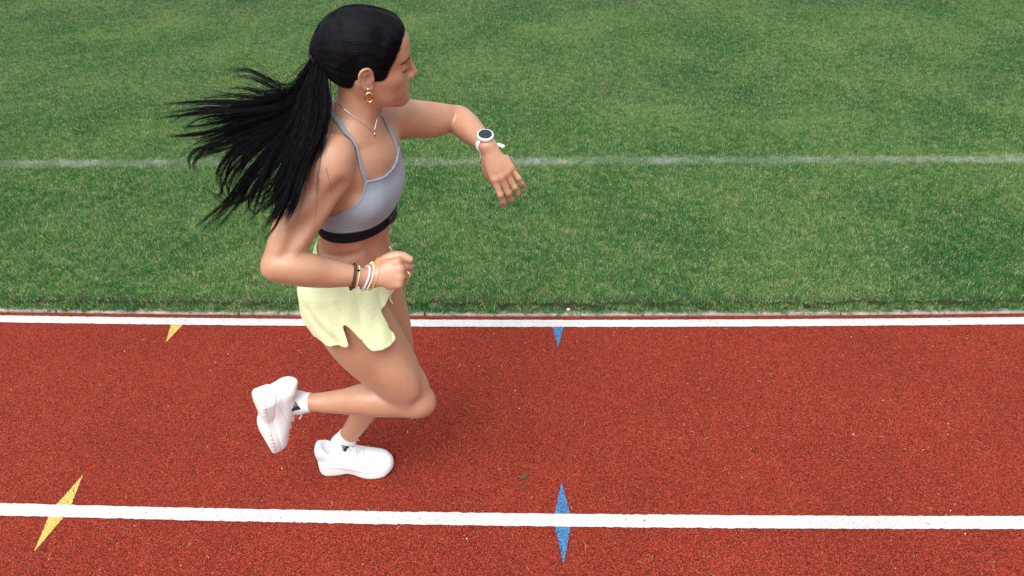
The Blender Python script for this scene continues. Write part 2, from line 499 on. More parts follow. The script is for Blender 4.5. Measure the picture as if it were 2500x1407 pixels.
SRK = [
    (Tube(limb(KR, AR, [(-.02, .0, 0, .050, .050), (.10, -.002, 0, .050, .050), (.24, .006, 0, .0545, .0525), (.38, .008, 0, .0525, .050), (.55, .004, 0, .0445, .0425), (.75, .0, 0, .0345, .033), (.90, 0, 0, .0305, .028), (1.0, 0, 0, .0305, .028)], None, rs_up, YD), rs_up, 6), .02),
    (Ell(lerp(KR, AR, .30) + rs_up * .022 - YD * .016, (.034, .030, .085), np.array([rs_up, YD, rs_d])), .03),
    (Ell(lerp(KR, AR, .30) + rs_up * .020 + YD * .018, (.034, .030, .085), np.array([rs_up, YD, rs_d])), .03),
]
# feet (inside the shoes): frames with origin at the back of the heel on the sole, x forward, z up
def frame(O, fwd, up):
    fwd = unit(fwd); up = unit(up - fwd * np.dot(up, fwd))
    return np.array([fwd, np.cross(up, fwd), up]), O
SHOE_R_AX, _ = frame(V(0, 0, 0), V(-.11, .06, -.99), V(.77, .61, .0))
SHOE_R_O = AR - SHOE_R_AX.T @ V(.110, 0, .122)
SHOE_L_AX, SHOE_L_O = frame(V(-.822, 1.799, 0.), V(1, -.01, 0), V(0, 0, 1))
def foot(A, ax, O):
    m = lambda *q: O + ax.T @ V(*q)
    return (Tube([row(A, .034), row(m(.080, 0, .072), .034), row(m(.125, 0, .055), .030), row(m(.175, 0, .046), .026)]), .02)
SRK.append(foot(AR, SHOE_R_AX, SHOE_R_O))
TR += [
    (Ell(lerp(HR, KR, .66) + rt_front * .026 - YD * .046, (.046, .034, .095), np.array([rt_front, YD, rt_d])), .03),
    # hollows beside the kneecap
    (Ell(KR + rt_front * .036 - YD * .050 - rt_d * .010, (.014, .009, .030), np.array([rt_front, YD, rt_d])), .03, '-'),
    (Ell(KR + rt_front * .030 - YD * .049 + rt_d * .034, (.016, .007, .014), np.array([rt_front, YD, rt_d])), .03, '-'),
]
leg_r = Blend(TR + [(Blend(SRK), .014)])
# left leg under the body
lt_d = unit(KL - HL); ls_d = unit(AL - KL)
lt_front = unit(V(-lt_d[2], 0, lt_d[0])); ls_back = unit(V(ls_d[2], 0, -ls_d[0]))
TL = [
    (Tube(limb(HL, KL, [(-.02, 0, 0, .098, .092), (.18, .004, 0, .100, .092), (.38, .006, 0, .094, .087), (.58, .006, 0, .082, .077), (.78, .004, 0, .067, .065), (.92, .002, 0, .058, .057), (1.0, 0, 0, .053, .053)], None, lt_front, YD), lt_front, 7), .03),
    (Ell(KL + lt_front * .022 + lt_d * .012, (.032, .030, .038), np.array([lt_front, YD, lt_d])), .03),
]
SLK = [
    (Tube(limb(KL, AL, [(-.02, 0, 0, .050, .050), (.10, .0, 0, .050, .050), (.24, .008, 0, .0545, .0525), (.40, .008, 0, .052, .050), (.57, .004, 0, .0435, .0425), (.76, 0, 0, .0365, .0350), (.90, 0, 0, .0335, .0310), (1.0, 0, 0, .034, .032)], None, ls_back, YD), ls_back, 6), .02),
    (Ell(lerp(KL, AL, .30) + ls_back * .024 - YD * .014, (.032, .030, .085), np.array([ls_back, YD, ls_d])), .03),
]
SLK.append(foot(AL, SHOE_L_AX, SHOE_L_O))
leg_l = Blend(TL + [(Blend(SLK), .018)])

body_items = Blend([(torso_blend, 0), (head_blend, .018), (arm_r, .012), (arm_l, .014), (leg_r, .022), (leg_l, .022)])
body_sdf = field(body_items)
trunk_items = Blend([(torso_blend, 0), (arm_r, .022), (arm_l, .022)])

# ----------------------------------------------------------------- shorts: loose shell over hips and both thighs
sleeve_r = Tube(limb(HR, KR, [(-.12, -.004, -.004, .102, .100), (.10, -.010, -.006, .116, .108), (.30, -.014, -.010, .126, .113), (.48, -.012, -.012, .128, .114), (.66, -.010, -.014, .128, .114)], None, rt_front, YD), rt_front, 5)
sleeve_l = Tube(limb(HL, KL, [(-.12, -.012, .004, .108, .100), (.10, -.014, .006, .116, .106), (.30, -.012, .008, .120, .110)], None, lt_front, YD), lt_front, 5)
class Grown:
    def __init__(s, pr, g):
        s.pr, s.g, s.c, s.R = pr, g, pr.c, pr.R + g
    def lb(s, C):
        return s.pr.lb(C) - s.g
    def d(s, P, C, rad, ex):
        return s.pr.d(P, C, rad, ex + s.g) - F32(s.g)
hips = Blend([(torso_tube, 0)] + TW[1:4])
shorts_outer = Blend([(Grown(hips, .0075), 0), (sleeve_r, .03), (sleeve_l, .03)])
def thigh_coords(P):
    q = P - HR.astype(F32)
    return q @ rt_d.astype(F32), np.degrees(np.arctan2(q @ rt_front.astype(F32) + F32(.012), -(q[..., 1] + F32(.008))))
HEM_PHI = [-180, -120, -75, -48, -30, -17, -5, 5, 8, 12, 19, 21.5, 25, 39, 54, 62, 68, 71.5, 90, 140, 180]
HEM_S = [.050, .040, .042, .047, .061, .070, .077, .078, .050, .012, .012, .050, .122, .137, .148, .146, .132, .046, .052, .050, .050]
HEM_P1 = np.arange(-180, 180.1, .5)
_k = np.exp(-(np.arange(-12, 13) * .5 / 2.0) ** 2 / 2); _k /= _k.sum()
HEM_S1 = np.convolve(np.pad(np.interp(HEM_P1, HEM_PHI, HEM_S), 12, mode='edge'), _k, 'valid')
def shorts_field(P, C=None, rad=0., ex=.05):
    if C is None:
        P = np.asarray(P, F32)
        return shorts_field(P[:, None], P.astype(float), 0., ex)[:, 0]
    o = shorts_outer.d(P, C, rad, ex + .02)
    near = P[..., 1] < 1.735
    s_, ph = thigh_coords(P)
    down = np.clip((.98 - P[..., 2]) / .16, 0, 1)
    # soft folds: fan out from the side seam, hang towards the hem, gather under the waist
    fold = ((1 - np.abs(np.sin(np.radians(ph) * 4 + s_ * 15)) ** .7 * 2) * .0030 + np.sin(np.radians(ph) * 13 - s_ * 40 + 1) * .0016) * down
    fold = fold + np.sin(P[..., 0] * 62 + P[..., 2] * 48) * .0016 * down + np.sin(P[..., 0] * 130 - P[..., 2] * 30) * .0008
    o = o + fold.astype(F32) + F32(.007) * np.clip((P[..., 2] - F32(.93)) / F32(.06), 0, 1)
    shell = np.maximum(o, -(o + F32(.0036)))
    waist = P[..., 2] - (F32(.982) + (F32(-.565) - P[..., 0]) * F32(.5))
    hem = np.interp(ph, HEM_P1, HEM_S1).astype(F32)
    left = F32(.806) + np.clip(-.56 - P[..., 0], 0, .2) * F32(-.15) - P[..., 2]
    cut = np.where(near, s_ - hem, left)
    return np.maximum(shell, np.maximum(waist, cut * F32(.75)))

# sports top: cloth over the ribs and bust, between a lower edge and a top edge that depends on the direction round the chest
TOP_PHI = [-180, -120, -98, -83, -68, -54, -48.5, -45.5, -39, -30, -13, 6, 17, 27, 33, 38, 50, 70, 100, 120, 180]
TOP_Z = [1.150, 1.138, 1.158, 1.176, 1.197, 1.220, 1.246, 1.266, 1.259, 1.254, 1.247, 1.247, 1.256, 1.272, 1.287, 1.270, 1.235, 1.198, 1.160, 1.140, 1.150]
bust = Blend(TW[:1] + TW[4:10] + [(Ell(ch(.078, 0, 1.175), (.030, .055, .042), CHAX), .03)])
def chest_coords(P):
    q = P - V(-.505, 1.769, 0).astype(F32)
    return np.degrees(np.arctan2(q @ CH_L.astype(F32), q @ CH_F.astype(F32)))
def top_field(P, C=None, rad=0., ex=.05):
    if C is None:
        P = np.asarray(P, F32)
        return top_field(P[:, None], P.astype(float), 0., ex)[:, 0]
    o = bust.d(P, C, rad, ex + .02) - F32(.0042)
    ph = chest_coords(P)
    z = P[..., 2]
    # small pulls in the cloth under the arm
    side = np.exp(-((ph + 85) / 28) ** 2) * np.clip((1.165 - z) / .03, 0, 1)
    o = o + (np.sin(z * 620 + ph * .05) * F32(.0011) * side).astype(F32)
    edge = (z - np.interp(ph, TOP_PHI, TOP_Z).astype(F32)) * F32(.8)
    return smax(smax(o, edge, F32(.003)), F32(1.103) - z, F32(.002))
def belt_field(P, C=None, rad=0., ex=.05):
    if C is None:
        P = np.asarray(P, F32)
        return belt_field(P[:, None], P.astype(float), 0., ex)[:, 0]
    o = bust.d(P, C, rad, ex + .02) - F32(.0062)
    z = P[..., 2]
    return smax(o, np.abs(z - F32(1.0965)) - F32(.0175), F32(.002))

# hair lying on the head: side-view outline (x forward, z up in the head frame)
HAIR_POLY = np.array([(.105, .104), (.079, .084), (.062, .054), (.047, .026), (.040, .010), (.034, .000), (.026, -.005), (.019, .000), (.012, .014), (.004, .030), (-.012, .037), (-.026, .030),
                      (-.032, .012), (-.033, -.010), (-.038, -.030), (-.052, -.050), (-.080, -.052), (-.14, -.03), (-.14, .17), (.105, .17)])
def poly_sd(x, z, V2):
    d = np.full(x.shape, 1e9, F32); s = np.ones(x.shape, F32)
    n = len(V2)
    for i in range(n):
        a, b = V2[i], V2[i - 1]
        ex_, ez = b[0] - a[0], b[1] - a[1]
        wx, wz = x - F32(a[0]), z - F32(a[1])
        t = np.clip((wx * F32(ex_) + wz * F32(ez)) / F32(ex_ * ex_ + ez * ez), 0, 1)
        d = np.minimum(d, (wx - t * F32(ex_)) ** 2 + (wz - t * F32(ez)) ** 2)
        c1 = z >= a[1]; c2 = z < b[1]; c3 = ex_ * wz > ez * wx
        fl = (c1 & c2 & c3) | (~c1 & ~c2 & ~c3)
        s = np.where(fl, -s, s)
    return s * np.sqrt(d)
skull = Blend([HEADP[0], HEADP[1], HEADP[2]])
TIE = V(-.534, 1.738, 1.548)
hair_base = Blend([(skull, 0), (Tube([row(hd(-.045, 0, .045), .068), row(lerp(hd(-.085, 0, .040), TIE, .30), .040), row(TIE, .014)]), .03),
                   (Ell(hd(-.040, 0, -.018), (.050, .052, .036), HAX), .03)])
def hair_field(P, C=None, rad=0., ex=.05):
    if C is None:
        P = np.asarray(P, F32)
        return hair_field(P[:, None], P.astype(float), 0., ex)[:, 0]
    o = hair_base.d(P, C, rad, ex + .03)
    q = (P - HEAD_O.astype(F32)) @ HEAD_M.astype(F32)
    e = poly_sd(q[..., 0], q[..., 2], HAIR_POLY)
    th = F32(.0030) + F32(.0095) * np.clip(-e / F32(.035), 0, 1)
    # soft ridges along the combed direction
    a = np.arctan2(q[..., 1], q[..., 2] - F32(.03))
    o = o - th + np.sin(a * 23 + q[..., 0] * 25) * F32(.0004)
    return smax(o, e, F32(.004))

# shoe in its own frame (heel at x = 0, sole at z = 0)
shoe_upper = Blend([
    (Tube([(.022, 0, .055, .026, .040), (.050, 0, .060, .034, .050), (.090, 0, .060, .037, .048), (.130, 0, .053, .041, .042), (.180, 0, .044, .0465, .034), (.225, 0, .039, .0455, .029), (.252, 0, .036, .040, .025), (.266, 0, .034, .029, .021)], n=4), 0),
    (Tube([(.034, 0, .040, .037, .022), (.075, 0, .040, .036, .022), (.115, 0, .038, .0345, .021), (.155, 0, .036, .039, .019), (.200, 0, .034, .0475, .018), (.235, 0, .036, .045, .017), (.250, 0, .037, .039, .016)], n=4), .012),
    (Ell((.010, 0, .094), (.011, .022, .026)), .02),
    (Ell((.030, 0, .090), (.026, .030, .022)), .02),
    (Tube([(.150, 0, .082, .018, .008), (.115, 0, .101, .021, .009), (.098, 0, .118, .021, .008)], n=3), .015),
    (Ell((.064, 0, .132), (.041, .0315, .060)), .006, '-'),
])
def shoe_upper_field(P, C=None, rad=0., ex=.05):
    o = shoe_upper.d(P, C, rad, ex)
    # panel lines: toe cap, side overlay
    x, z = P[..., 0], P[..., 2]
    line = np.exp(-((x - .205 + (z - .04) * .5) / .0022) ** 2) + np.exp(-((z - .052 - (x - .06) * .16) / .0018) ** 2) * ((x > .03) & (x < .17))
    return np.maximum(o, F32(.022) - z) + (line * F32(.0009)).astype(F32)
sole_plan = Tube([(.036, 0, 0, .040, .040), (.075, 0, 0, .038, .038), (.115, 0, 0, .0335, .0335), (.155, 0, 0, .039, .039), (.200, 0, 0, .0490, .0490), (.235, 0, 0, .0475, .0475), (.247, 0, 0, .0425, .0425)], n=5)
def sole_field(P, C=None, rad=0., ex=.05):
    Q = P.copy(); Q[..., 2] = 0
    C2 = C.copy(); C2[:, 2] = 0
    d = sole_plan.d(Q, C2, rad, ex + .03)
    x, z = P[..., 0], P[..., 2]
    base = F32(.012) * np.clip((x - .19) / .09, 0, 1) ** 2 + F32(.010) * np.clip((.04 - x) / .045, 0, 1) ** 2 + F32(.004) * np.exp(-((x - .118) / .030) ** 2)
    top = F32(.040) - F32(.008) * np.clip(x / .25, 0, 1) + F32(.012) * np.clip((.05 - x) / .05, 0, 1) + F32(.010) * np.clip((x - .22) / .06, 0, 1)
    d = d + F32(.0015) * np.abs(z - F32(.022)) / F32(.02)                      # sidewall belly
    groove = np.exp(-((z - .019 - .004 * np.sin(x * 30)) / .0016) ** 2) * F32(.0007)
    return smax(smax(d, z - top, F32(.008)), base - z, F32(.010)) + groove.astype(F32)
def outsole_field(P, C=None, rad=0., ex=.05):
    """Rubber pads under forefoot and heel."""
    x, z = P[..., 0], P[..., 2]
    d = sole_field(P, C, rad, ex) - F32(.0011)
    pads = np.minimum(np.abs(x - F32(.208)) - F32(.060), np.abs(x - F32(.034)) - F32(.034))
    tread = np.abs(((x * 62) % 1) - F32(.5)) * F32(.016) - F32(.0012)
    return np.maximum(np.maximum(d, pads), np.maximum(z - F32(.013), -tread * F32(.4)))
# ----------------------------------------------------------------- materials (all procedural)
def new_mat(name):
    m = bpy.data.materials.new(name); m.use_nodes = True
    nt = m.node_tree
    return m, nt, nt.nodes['Principled BSDF']
def N(nt, kind, **kw):
    n = nt.nodes.new('ShaderNode' + kind)
    for k, v in kw.items():
        if k.startswith('i_'):
            n.inputs[k[2:].replace('_', ' ')].default_value = v
        else:
            setattr(n, k, v)
    return n
def ramp(nt, fac, stops):
    r = nt.nodes.new('ShaderNodeValToRGB')
    el = r.color_ramp.elements
    while len(el) < len(stops):
        el.new(.5)
    for e, (p, c) in zip(el, stops):
        e.position = p; e.color = tuple(c) + ((1,) if len(c) == 3 else ())
    nt.links.new(fac, r.inputs[0])
    return r.outputs[0]
def mixc(nt, fac, a, b, mode='MIX'):
    m = nt.nodes.new('ShaderNodeMix'); m.data_type = 'RGBA'; m.blend_type = mode
    for sock, v in ((m.inputs[0], fac), (m.inputs[6], a), (m.inputs[7], b)):
        if hasattr(v, 'is_linked'):
            nt.links.new(v, sock)
        else:
            sock.default_value = v if not isinstance(v, tuple) or len(v) == 4 else v + (1,)
    return m.outputs[2]
def math_(nt, op, a, b=None, c=None):
    m = nt.nodes.new('ShaderNodeMath'); m.operation = op
    for sock, v in zip(m.inputs, (a, b, c)):
        if v is None:
            continue
        if hasattr(v, 'is_linked'):
            nt.links.new(v, sock)
        else:
            sock.default_value = v
    return m.outputs[0]
def pos(nt):
    return nt.nodes.new('ShaderNodeNewGeometry').outputs['Position']
def noise(nt, vec, scale, detail=3, rough=.55):
    n = N(nt, 'TexNoise'); n.inputs['Scale'].default_value = scale; n.inputs['Detail'].default_value = detail; n.inputs['Roughness'].default_value = rough
    nt.links.new(vec, n.inputs['Vector'])
    return n.outputs[0]
def bump(nt, b, h, strength, dist):
    n = N(nt, 'Bump'); n.inputs['Strength'].default_value = strength; n.inputs['Distance'].default_value = dist
    nt.links.new(h, n.inputs['Height']); nt.links.new(n.outputs[0], b.inputs['Normal'])
def plain(name, col, rough=.6, metal=0., spec=.5, nscale=0, namp=.1, bscale=0, bstr=.2, bdist=.001, sheen=0.):
    m, nt, b = new_mat(name)
    b.inputs['Base Color'].default_value = col + (1,)
    b.inputs['Roughness'].default_value = rough; b.inputs['Metallic'].default_value = metal; b.inputs['Specular IOR Level'].default_value = spec
    if sheen:
        b.inputs['Sheen Weight'].default_value = sheen; b.inputs['Sheen Roughness'].default_value = .5
    p = pos(nt)
    if nscale:
        f = noise(nt, p, nscale)
        nt.links.new(ramp(nt, f, [(.25, tuple(c * (1 - namp) for c in col)), (.75, tuple(min(1, c * (1 + namp)) for c in col))]), b.inputs['Base Color'])
    if bscale:
        bump(nt, b, noise(nt, p, bscale, 4), bstr, bdist)
    return m

def m_skin():
    m, nt, b = new_mat('skin')
    p = pos(nt)
    big = noise(nt, p, 13, 4); fine = noise(nt, p, 70, 5, .65)
    c = ramp(nt, big, [(.30, (.450, .232, .138)), (.70, (.535, .300, .190))])
    c = mixc(nt, math_(nt, 'MULTIPLY', fine, .30), c, (.44, .190, .112))
    at = N(nt, 'Attribute', attribute_name='tint')
    c = mixc(nt, 1., c, at.outputs['Color'], 'MULTIPLY')
    nt.links.new(c, b.inputs['Base Color'])
    b.inputs['Subsurface Weight'].default_value = .22
    b.inputs['Subsurface Radius'].default_value = (1., .35, .18)
    b.inputs['Subsurface Scale'].default_value = .012
    nt.links.new(ramp(nt, noise(nt, p, 40, 3), [(.3, (.34,) * 3), (.7, (.50,) * 3)]), b.inputs['Roughness'])
    b.inputs['Specular IOR Level'].default_value = .75
    b.inputs['Sheen Weight'].default_value = .06
    bump(nt, b, noise(nt, p, 500, 5, .7), .30, .0009)
    return m

def track_nodes(nt, b, cols, wear=None, wear_col=(.30, .030, .018)):
    """Rubber granules: one colour per grain, dark joints, relief."""
    p = pos(nt)
    v1 = N(nt, 'TexVoronoi', feature='F1'); v1.inputs['Scale'].default_value = 380
    v2 = N(nt, 'TexVoronoi', feature='F1'); v2.inputs['Scale'].default_value = 190
    warp = N(nt, 'VectorMath', operation='ADD')
    nz = N(nt, 'TexNoise'); nz.inputs['Scale'].default_value = 120; nz.inputs['Detail'].default_value = 2
    nt.links.new(p, nz.inputs['Vector'])
    sc = N(nt, 'VectorMath', operation='SCALE'); sc.inputs['Scale'].default_value = .006
    nt.links.new(nz.outputs['Color'], sc.inputs[0]); nt.links.new(p, warp.inputs[0]); nt.links.new(sc.outputs[0], warp.inputs[1])
    for v in (v1, v2):
        nt.links.new(warp.outputs[0], v.inputs['Vector'])
    sep = N(nt, 'SeparateColor'); nt.links.new(v1.outputs['Color'], sep.inputs[0])
    col = ramp(nt, sep.outputs[0], cols)
    pit = math_(nt, 'MULTIPLY_ADD', v1.outputs['Distance'], 150., 0.)         # 0 grain centre .. 1 joint
    height = math_(nt, 'SUBTRACT', math_(nt, 'MULTIPLY', sep.outputs[1], 1.3), math_(nt, 'ADD', v1.outputs['Distance'], v2.outputs['Distance']))
    joint = N(nt, 'MapRange'); joint.inputs['From Min'].default_value = .50; joint.inputs['From Max'].default_value = .95
    nt.links.new(v1.outputs['Distance'], joint.inputs['Value'])
    col = mixc(nt, joint.outputs[0], col, tuple(c * .35 for c in cols[0][1]))
    big = noise(nt, p, 2.2, 4, .6)
    col = mixc(nt, 1., col, ramp(nt, big, [(.3, (.84, .82, .82)), (.7, (1., 1., 1.))]), 'MULTIPLY')
    return p, col, height

def m_track():
    m, nt, b = new_mat('track_rubber')
    p, col, h = track_nodes(nt, b, [(0, (.085, .012, .009)), (.25, (.245, .028, .017)), (.6, (.415, .050, .027)), (.9, (.545, .088, .046)), (1, (.64, .18, .11))])
    nt.links.new(col, b.inputs['Base Color'])
    b.inputs['Roughness'].default_value = .8; b.inputs['Specular IOR Level'].default_value = .12
    bump(nt, b, h, .85, .0035)
    return m

def m_paint(name, lo, hi, chip, chip_amt, spot=True):
    m, nt, b = new_mat(name)
    p, col, h = track_nodes(nt, b, [(0, lo), (.5, tuple((a + c) / 2 for a, c in zip(lo, hi))), (1, hi)])
    if chip_amt:
        v = N(nt, 'TexVoronoi', feature='F1'); v.inputs['Scale'].default_value = 210
        nt.links.new(p, v.inputs['Vector'])
        sp = N(nt, 'SeparateColor'); nt.links.new(v.outputs['Color'], sp.inputs[0])
        k = N(nt, 'MapRange'); k.inputs['From Min'].default_value = 1 - chip_amt; k.inputs['From Max'].default_value = 1 - chip_amt + .01
        nt.links.new(sp.outputs[0], k.inputs['Value'])
        g = math_(nt, 'MULTIPLY', k.outputs[0], math_(nt, 'GREATER_THAN', noise(nt, p, 7, 3), .48))
        col = mixc(nt, g, col, chip)
    nt.links.new(col, b.inputs['Base Color'])
    b.inputs['Roughness'].default_value = .7; b.inputs['Specular IOR Level'].default_value = .3
    bump(nt, b, h, .55, .002)
    return m

def m_grass():
    m, nt, b = new_mat('grass_blades')
    p = pos(nt)
    at = N(nt, 'Attribute', attribute_name='rnd')
    sep = N(nt, 'SeparateColor'); nt.links.new(at.outputs['Color'], sep.inputs[0])
    oi = N(nt, 'ObjectInfo')
    patch = noise(nt, p, 1.15, 4, .6)
    clump = noise(nt, p, 17, 3, .6)
    f = math_(nt, 'ADD', math_(nt, 'MULTIPLY', patch, .75), math_(nt, 'MULTIPLY', clump, .45))
    f = math_(nt, 'ADD', f, math_(nt, 'MULTIPLY', math_(nt, 'SUBTRACT', sep.outputs[0], .5), .50))
    c = ramp(nt, f, [(.32, (.024, .128, .036)), (.50, (.048, .205, .054)), (.66, (.108, .275, .074)), (.82, (.270, .375, .135))])
    # straw-coloured dead blades
    dry = math_(nt, 'GREATER_THAN', math_(nt, 'ADD', sep.outputs[1], math_(nt, 'MULTIPLY', math_(nt, 'SUBTRACT', clump, .5), .5)), .89)
    c = mixc(nt, dry, c, (.56, .53, .29))
    # worn chalk line across the field
    sx = N(nt, 'SeparateXYZ'); nt.links.new(p, sx.inputs[0])
    wob = math_(nt, 'MULTIPLY', math_(nt, 'SUBTRACT', noise(nt, p, 3.0, 3), .5), .05)
    yy = math_(nt, 'ADD', math_(nt, 'ADD', sx.outputs[1], math_(nt, 'MULTIPLY', sx.outputs[0], .0069)), math_(nt, 'SUBTRACT', wob, 4.165))
    band = N(nt, 'MapRange', interpolation_type='SMOOTHSTEP'); band.inputs['From Min'].default_value = .080; band.inputs['From Max'].default_value = .015
    nt.links.new(math_(nt, 'ABSOLUTE', yy), band.inputs['Value'])
    wear = N(nt, 'MapRange', interpolation_type='SMOOTHSTEP'); wear.inputs['From Min'].default_value = .45; wear.inputs['From Max'].default_value = .64
    nt.links.new(noise(nt, p, 5.5, 4, .65), wear.inputs['Value'])
    chalk = math_(nt, 'MULTIPLY', band.outputs[0], math_(nt, 'MULTIPLY_ADD', wear.outputs[0], .42, .24))
    chalk = math_(nt, 'MULTIPLY', chalk, math_(nt, 'MULTIPLY_ADD', sep.outputs[2], .9, .35))
    c = mixc(nt, chalk, c, (.66, .70, .66))
    nt.links.new(c, b.inputs['Base Color'])
    b.inputs['Roughness'].default_value = .6; b.inputs['Specular IOR Level'].default_value = .12
    tr = N(nt, 'BsdfTranslucent'); nt.links.new(c, tr.inputs['Color'])
    mx = N(nt, 'MixShader'); mx.inputs[0].default_value = .28
    nt.links.new(b.outputs[0], mx.inputs[1]); nt.links.new(tr.outputs[0], mx.inputs[2])
    nt.links.new(mx.outputs[0], nt.nodes['Material Output'].inputs['Surface'])
    return m

def m_soil(name, a, c):
    m, nt, b = new_mat(name)
    p = pos(nt)
    nt.links.new(ramp(nt, noise(nt, p, 30, 5, .7), [(.3, a), (.7, c)]), b.inputs['Base Color'])
    b.inputs['Roughness'].default_value = .9
    bump(nt, b, noise(nt, p, 120, 4), .6, .006)
    return m

def m_concrete():
    m, nt, b = new_mat('kerb_concrete')
    p = pos(nt)
    c = ramp(nt, noise(nt, p, 14, 5, .65), [(.28, (.17, .155, .135)), (.5, (.31, .295, .265)), (.75, (.46, .44, .40))])
    c = mixc(nt, math_(nt, 'GREATER_THAN', noise(nt, p, 60, 4, .7), .63), c, (.10, .085, .065))
    nt.links.new(c, b.inputs['Base Color']); b.inputs['Roughness'].default_value = .85
    bump(nt, b, noise(nt, p, 180, 5), .5, .003)
    return m

def m_hair():
    m, nt, b = new_mat('black_hair')
    p = pos(nt)
    b.inputs['Base Color'].default_value = (.004, .004, .006, 1)
    nt.links.new(ramp(nt, noise(nt, p, 60, 3), [(.3, (.0025, .0025, .0042)), (.7, (.0060, .0058, .0085))]), b.inputs['Base Color'])
    b.inputs['Roughness'].default_value = .50; b.inputs['Specular IOR Level'].default_value = .08
    # fine combed relief running front to back in the head's own directions
    co = N(nt, 'CombineXYZ')
    for i in range(3):
        d = N(nt, 'VectorMath', operation='DOT_PRODUCT')
        d.inputs[1].default_value = tuple(float(x) * (14., 330., 330.)[i] for x in HEAD_M[:, i])
        nt.links.new(p, d.inputs[0]); nt.links.new(d.outputs['Value'], co.inputs[i])
    bump(nt, b, noise(nt, co.outputs[0], 1., 3), .9, .0018)
    return m

MAT = {}
def mat(k):
    if k not in MAT:
        MAT[k] = {
            'skin': m_skin, 'track': m_track, 'grass': m_grass, 'concrete': m_concrete, 'hair': m_hair,
            'white_line': lambda: m_paint('white_track_paint', (.66, .67, .68), (.74, .75, .76), (.15, .07, .07), .010),
            'yellow': lambda: m_paint('yellow_track_paint', (.60, .42, .085), (.80, .62, .20), (.20, .04, .02), .05),
            'blue': lambda: m_paint('blue_track_paint', (.008, .062, .21), (.13, .37, .68), (.03, .05, .12), .10),
            'soil': lambda: m_soil('lawn_soil', (.018, .030, .011), (.040, .052, .022)),  # soil colour darkened to stand in for shade along the cut grass edge
            'field': lambda: m_soil('far_field', (.035, .090, .025), (.085, .150, .045)),
            'bra': lambda: plain('grey_stretch_cloth', (.255, .300, .360), .62, nscale=300, namp=.05, bscale=1500, bstr=.12, bdist=.0004, sheen=.25),
            'belt': lambda: plain('dark_elastic', (.0045, .0055, .0100), .75, spec=.2, bscale=900, bstr=.3, bdist=.0005),
            'pod': lambda: plain('black_plastic', (.008, .009, .009), .32),
            'shorts': lambda: plain('pale_lime_nylon', (.82, .93, .55), .55, nscale=25, namp=.03, bscale=420, bstr=.10, bdist=.0006, sheen=.15),
            'shoe': lambda: plain('white_knit', (.83, .85, .87), .7, nscale=120, namp=.03, bscale=1300, bstr=.35, bdist=.0007),
            'outsole': lambda: plain('pale_rubber', (.66, .655, .61), .6, bscale=400, bstr=.2, bdist=.0006),
            'sole': lambda: plain('white_foam', (.82, .83, .83), .55, nscale=40, namp=.03, bscale=300, bstr=.1, bdist=.0006),
            'sock': lambda: plain('white_sock', (.78, .79, .82), .85, bscale=1600, bstr=.4, bdist=.0007),
            'navy': lambda: plain('navy_yarn', (.012, .018, .045), .8),
            'gold': lambda: plain('gold', (.86, .58, .26), .22, 1.),
            'silver': lambda: plain('silver', (.75, .72, .70), .25, 1.),
            'cream': lambda: plain('cream_bead', (.80, .72, .55), .35),
            'lilac': lambda: plain('lilac_cord', (.62, .55, .58), .5),
            'brown': lambda: plain('brown_elastic', (.060, .024, .016), .7, bscale=900, bstr=.4, bdist=.0005),
            'white': lambda: plain('white_silicone', (.80, .80, .82), .42),
            'glass': lambda: plain('dark_watch_glass', (.020, .032, .045), .10),
            'nail': lambda: plain('pink_nail_varnish', (.80, .12, .36), .18),
            'brow': lambda: plain('brow_hair', (.030, .016, .011), .7),
            'lash': lambda: plain('lash_hair', (.012, .008, .007), .6),
            'straw': lambda: plain('dry_clipping', (.50, .40, .20), .8),
            'petal': lambda: plain('white_petal', (.78, .75, .70), .7),
            'pebble': lambda: plain('pale_pebble', (.62, .56, .44), .7, nscale=150, namp=.15),
            'green_bit': lambda: plain('green_clipping', (.075, .110, .045), .8),
            'black_elastic': lambda: plain('black_elastic', (.007, .007, .008), .65),
        }[k]()
    return MAT[k]
# ----------------------------------------------------------------- mesh helpers
def mesh_obj(name, verts, faces, m, parent=None, smooth=True, label=None):
    me = bpy.data.meshes.new(name)
    verts = np.asarray(verts, np.float32)
    if isinstance(faces, np.ndarray) and faces.ndim == 2:
        nf, k = faces.shape
        me.vertices.add(len(verts)); me.vertices.foreach_set('co', verts.ravel())
        me.loops.add(nf * k); me.loops.foreach_set('vertex_index', faces.astype(np.int32).ravel())
        me.polygons.add(nf); me.polygons.foreach_set('loop_start', np.arange(0, nf * k, k, dtype=np.int32))
        me.update(calc_edges=True)
    else:
        me.from_pydata(verts.tolist(), [], [list(f) for f in faces])
    if smooth:
        me.polygons.foreach_set('use_smooth', np.ones(len(me.polygons), bool))
    me.validate()
    me.materials.append(mat(m))
    o = bpy.data.objects.new(name, me); COL.objects.link(o)
    if parent is not None:
        attach(o, parent)
    if label:
        o['label'] = label
    return o
def base_of(o):
    v = Vector((0, 0, 0))
    while o is not None:
        v += o.location
        o = o.parent
    return v
def attach(o, parent):
    """Child keeps its world place (parents are only translated)."""
    o.parent = parent
    o.location = o.location - base_of(parent)
def tag(o, label=None, cat=None, group=None, kind=None):
    for k, v in (('label', label), ('category', cat), ('group', group), ('kind', kind)):
        if v:
            o[k] = v
    return o
class MB:
    """Collects pieces of one part."""
    def __init__(s):
        s.v, s.f, s.n = [], [], 0
    def add(s, v, f):
        v = np.asarray(v, float)
        s.v.append(v); s.f += [tuple(int(i) + s.n for i in q) for q in f]; s.n += len(v)
        return s
    def build(s, name, m, parent=None, smooth=True, label=None):
        return mesh_obj(name, np.vstack(s.v), s.f, m, parent, smooth, label)
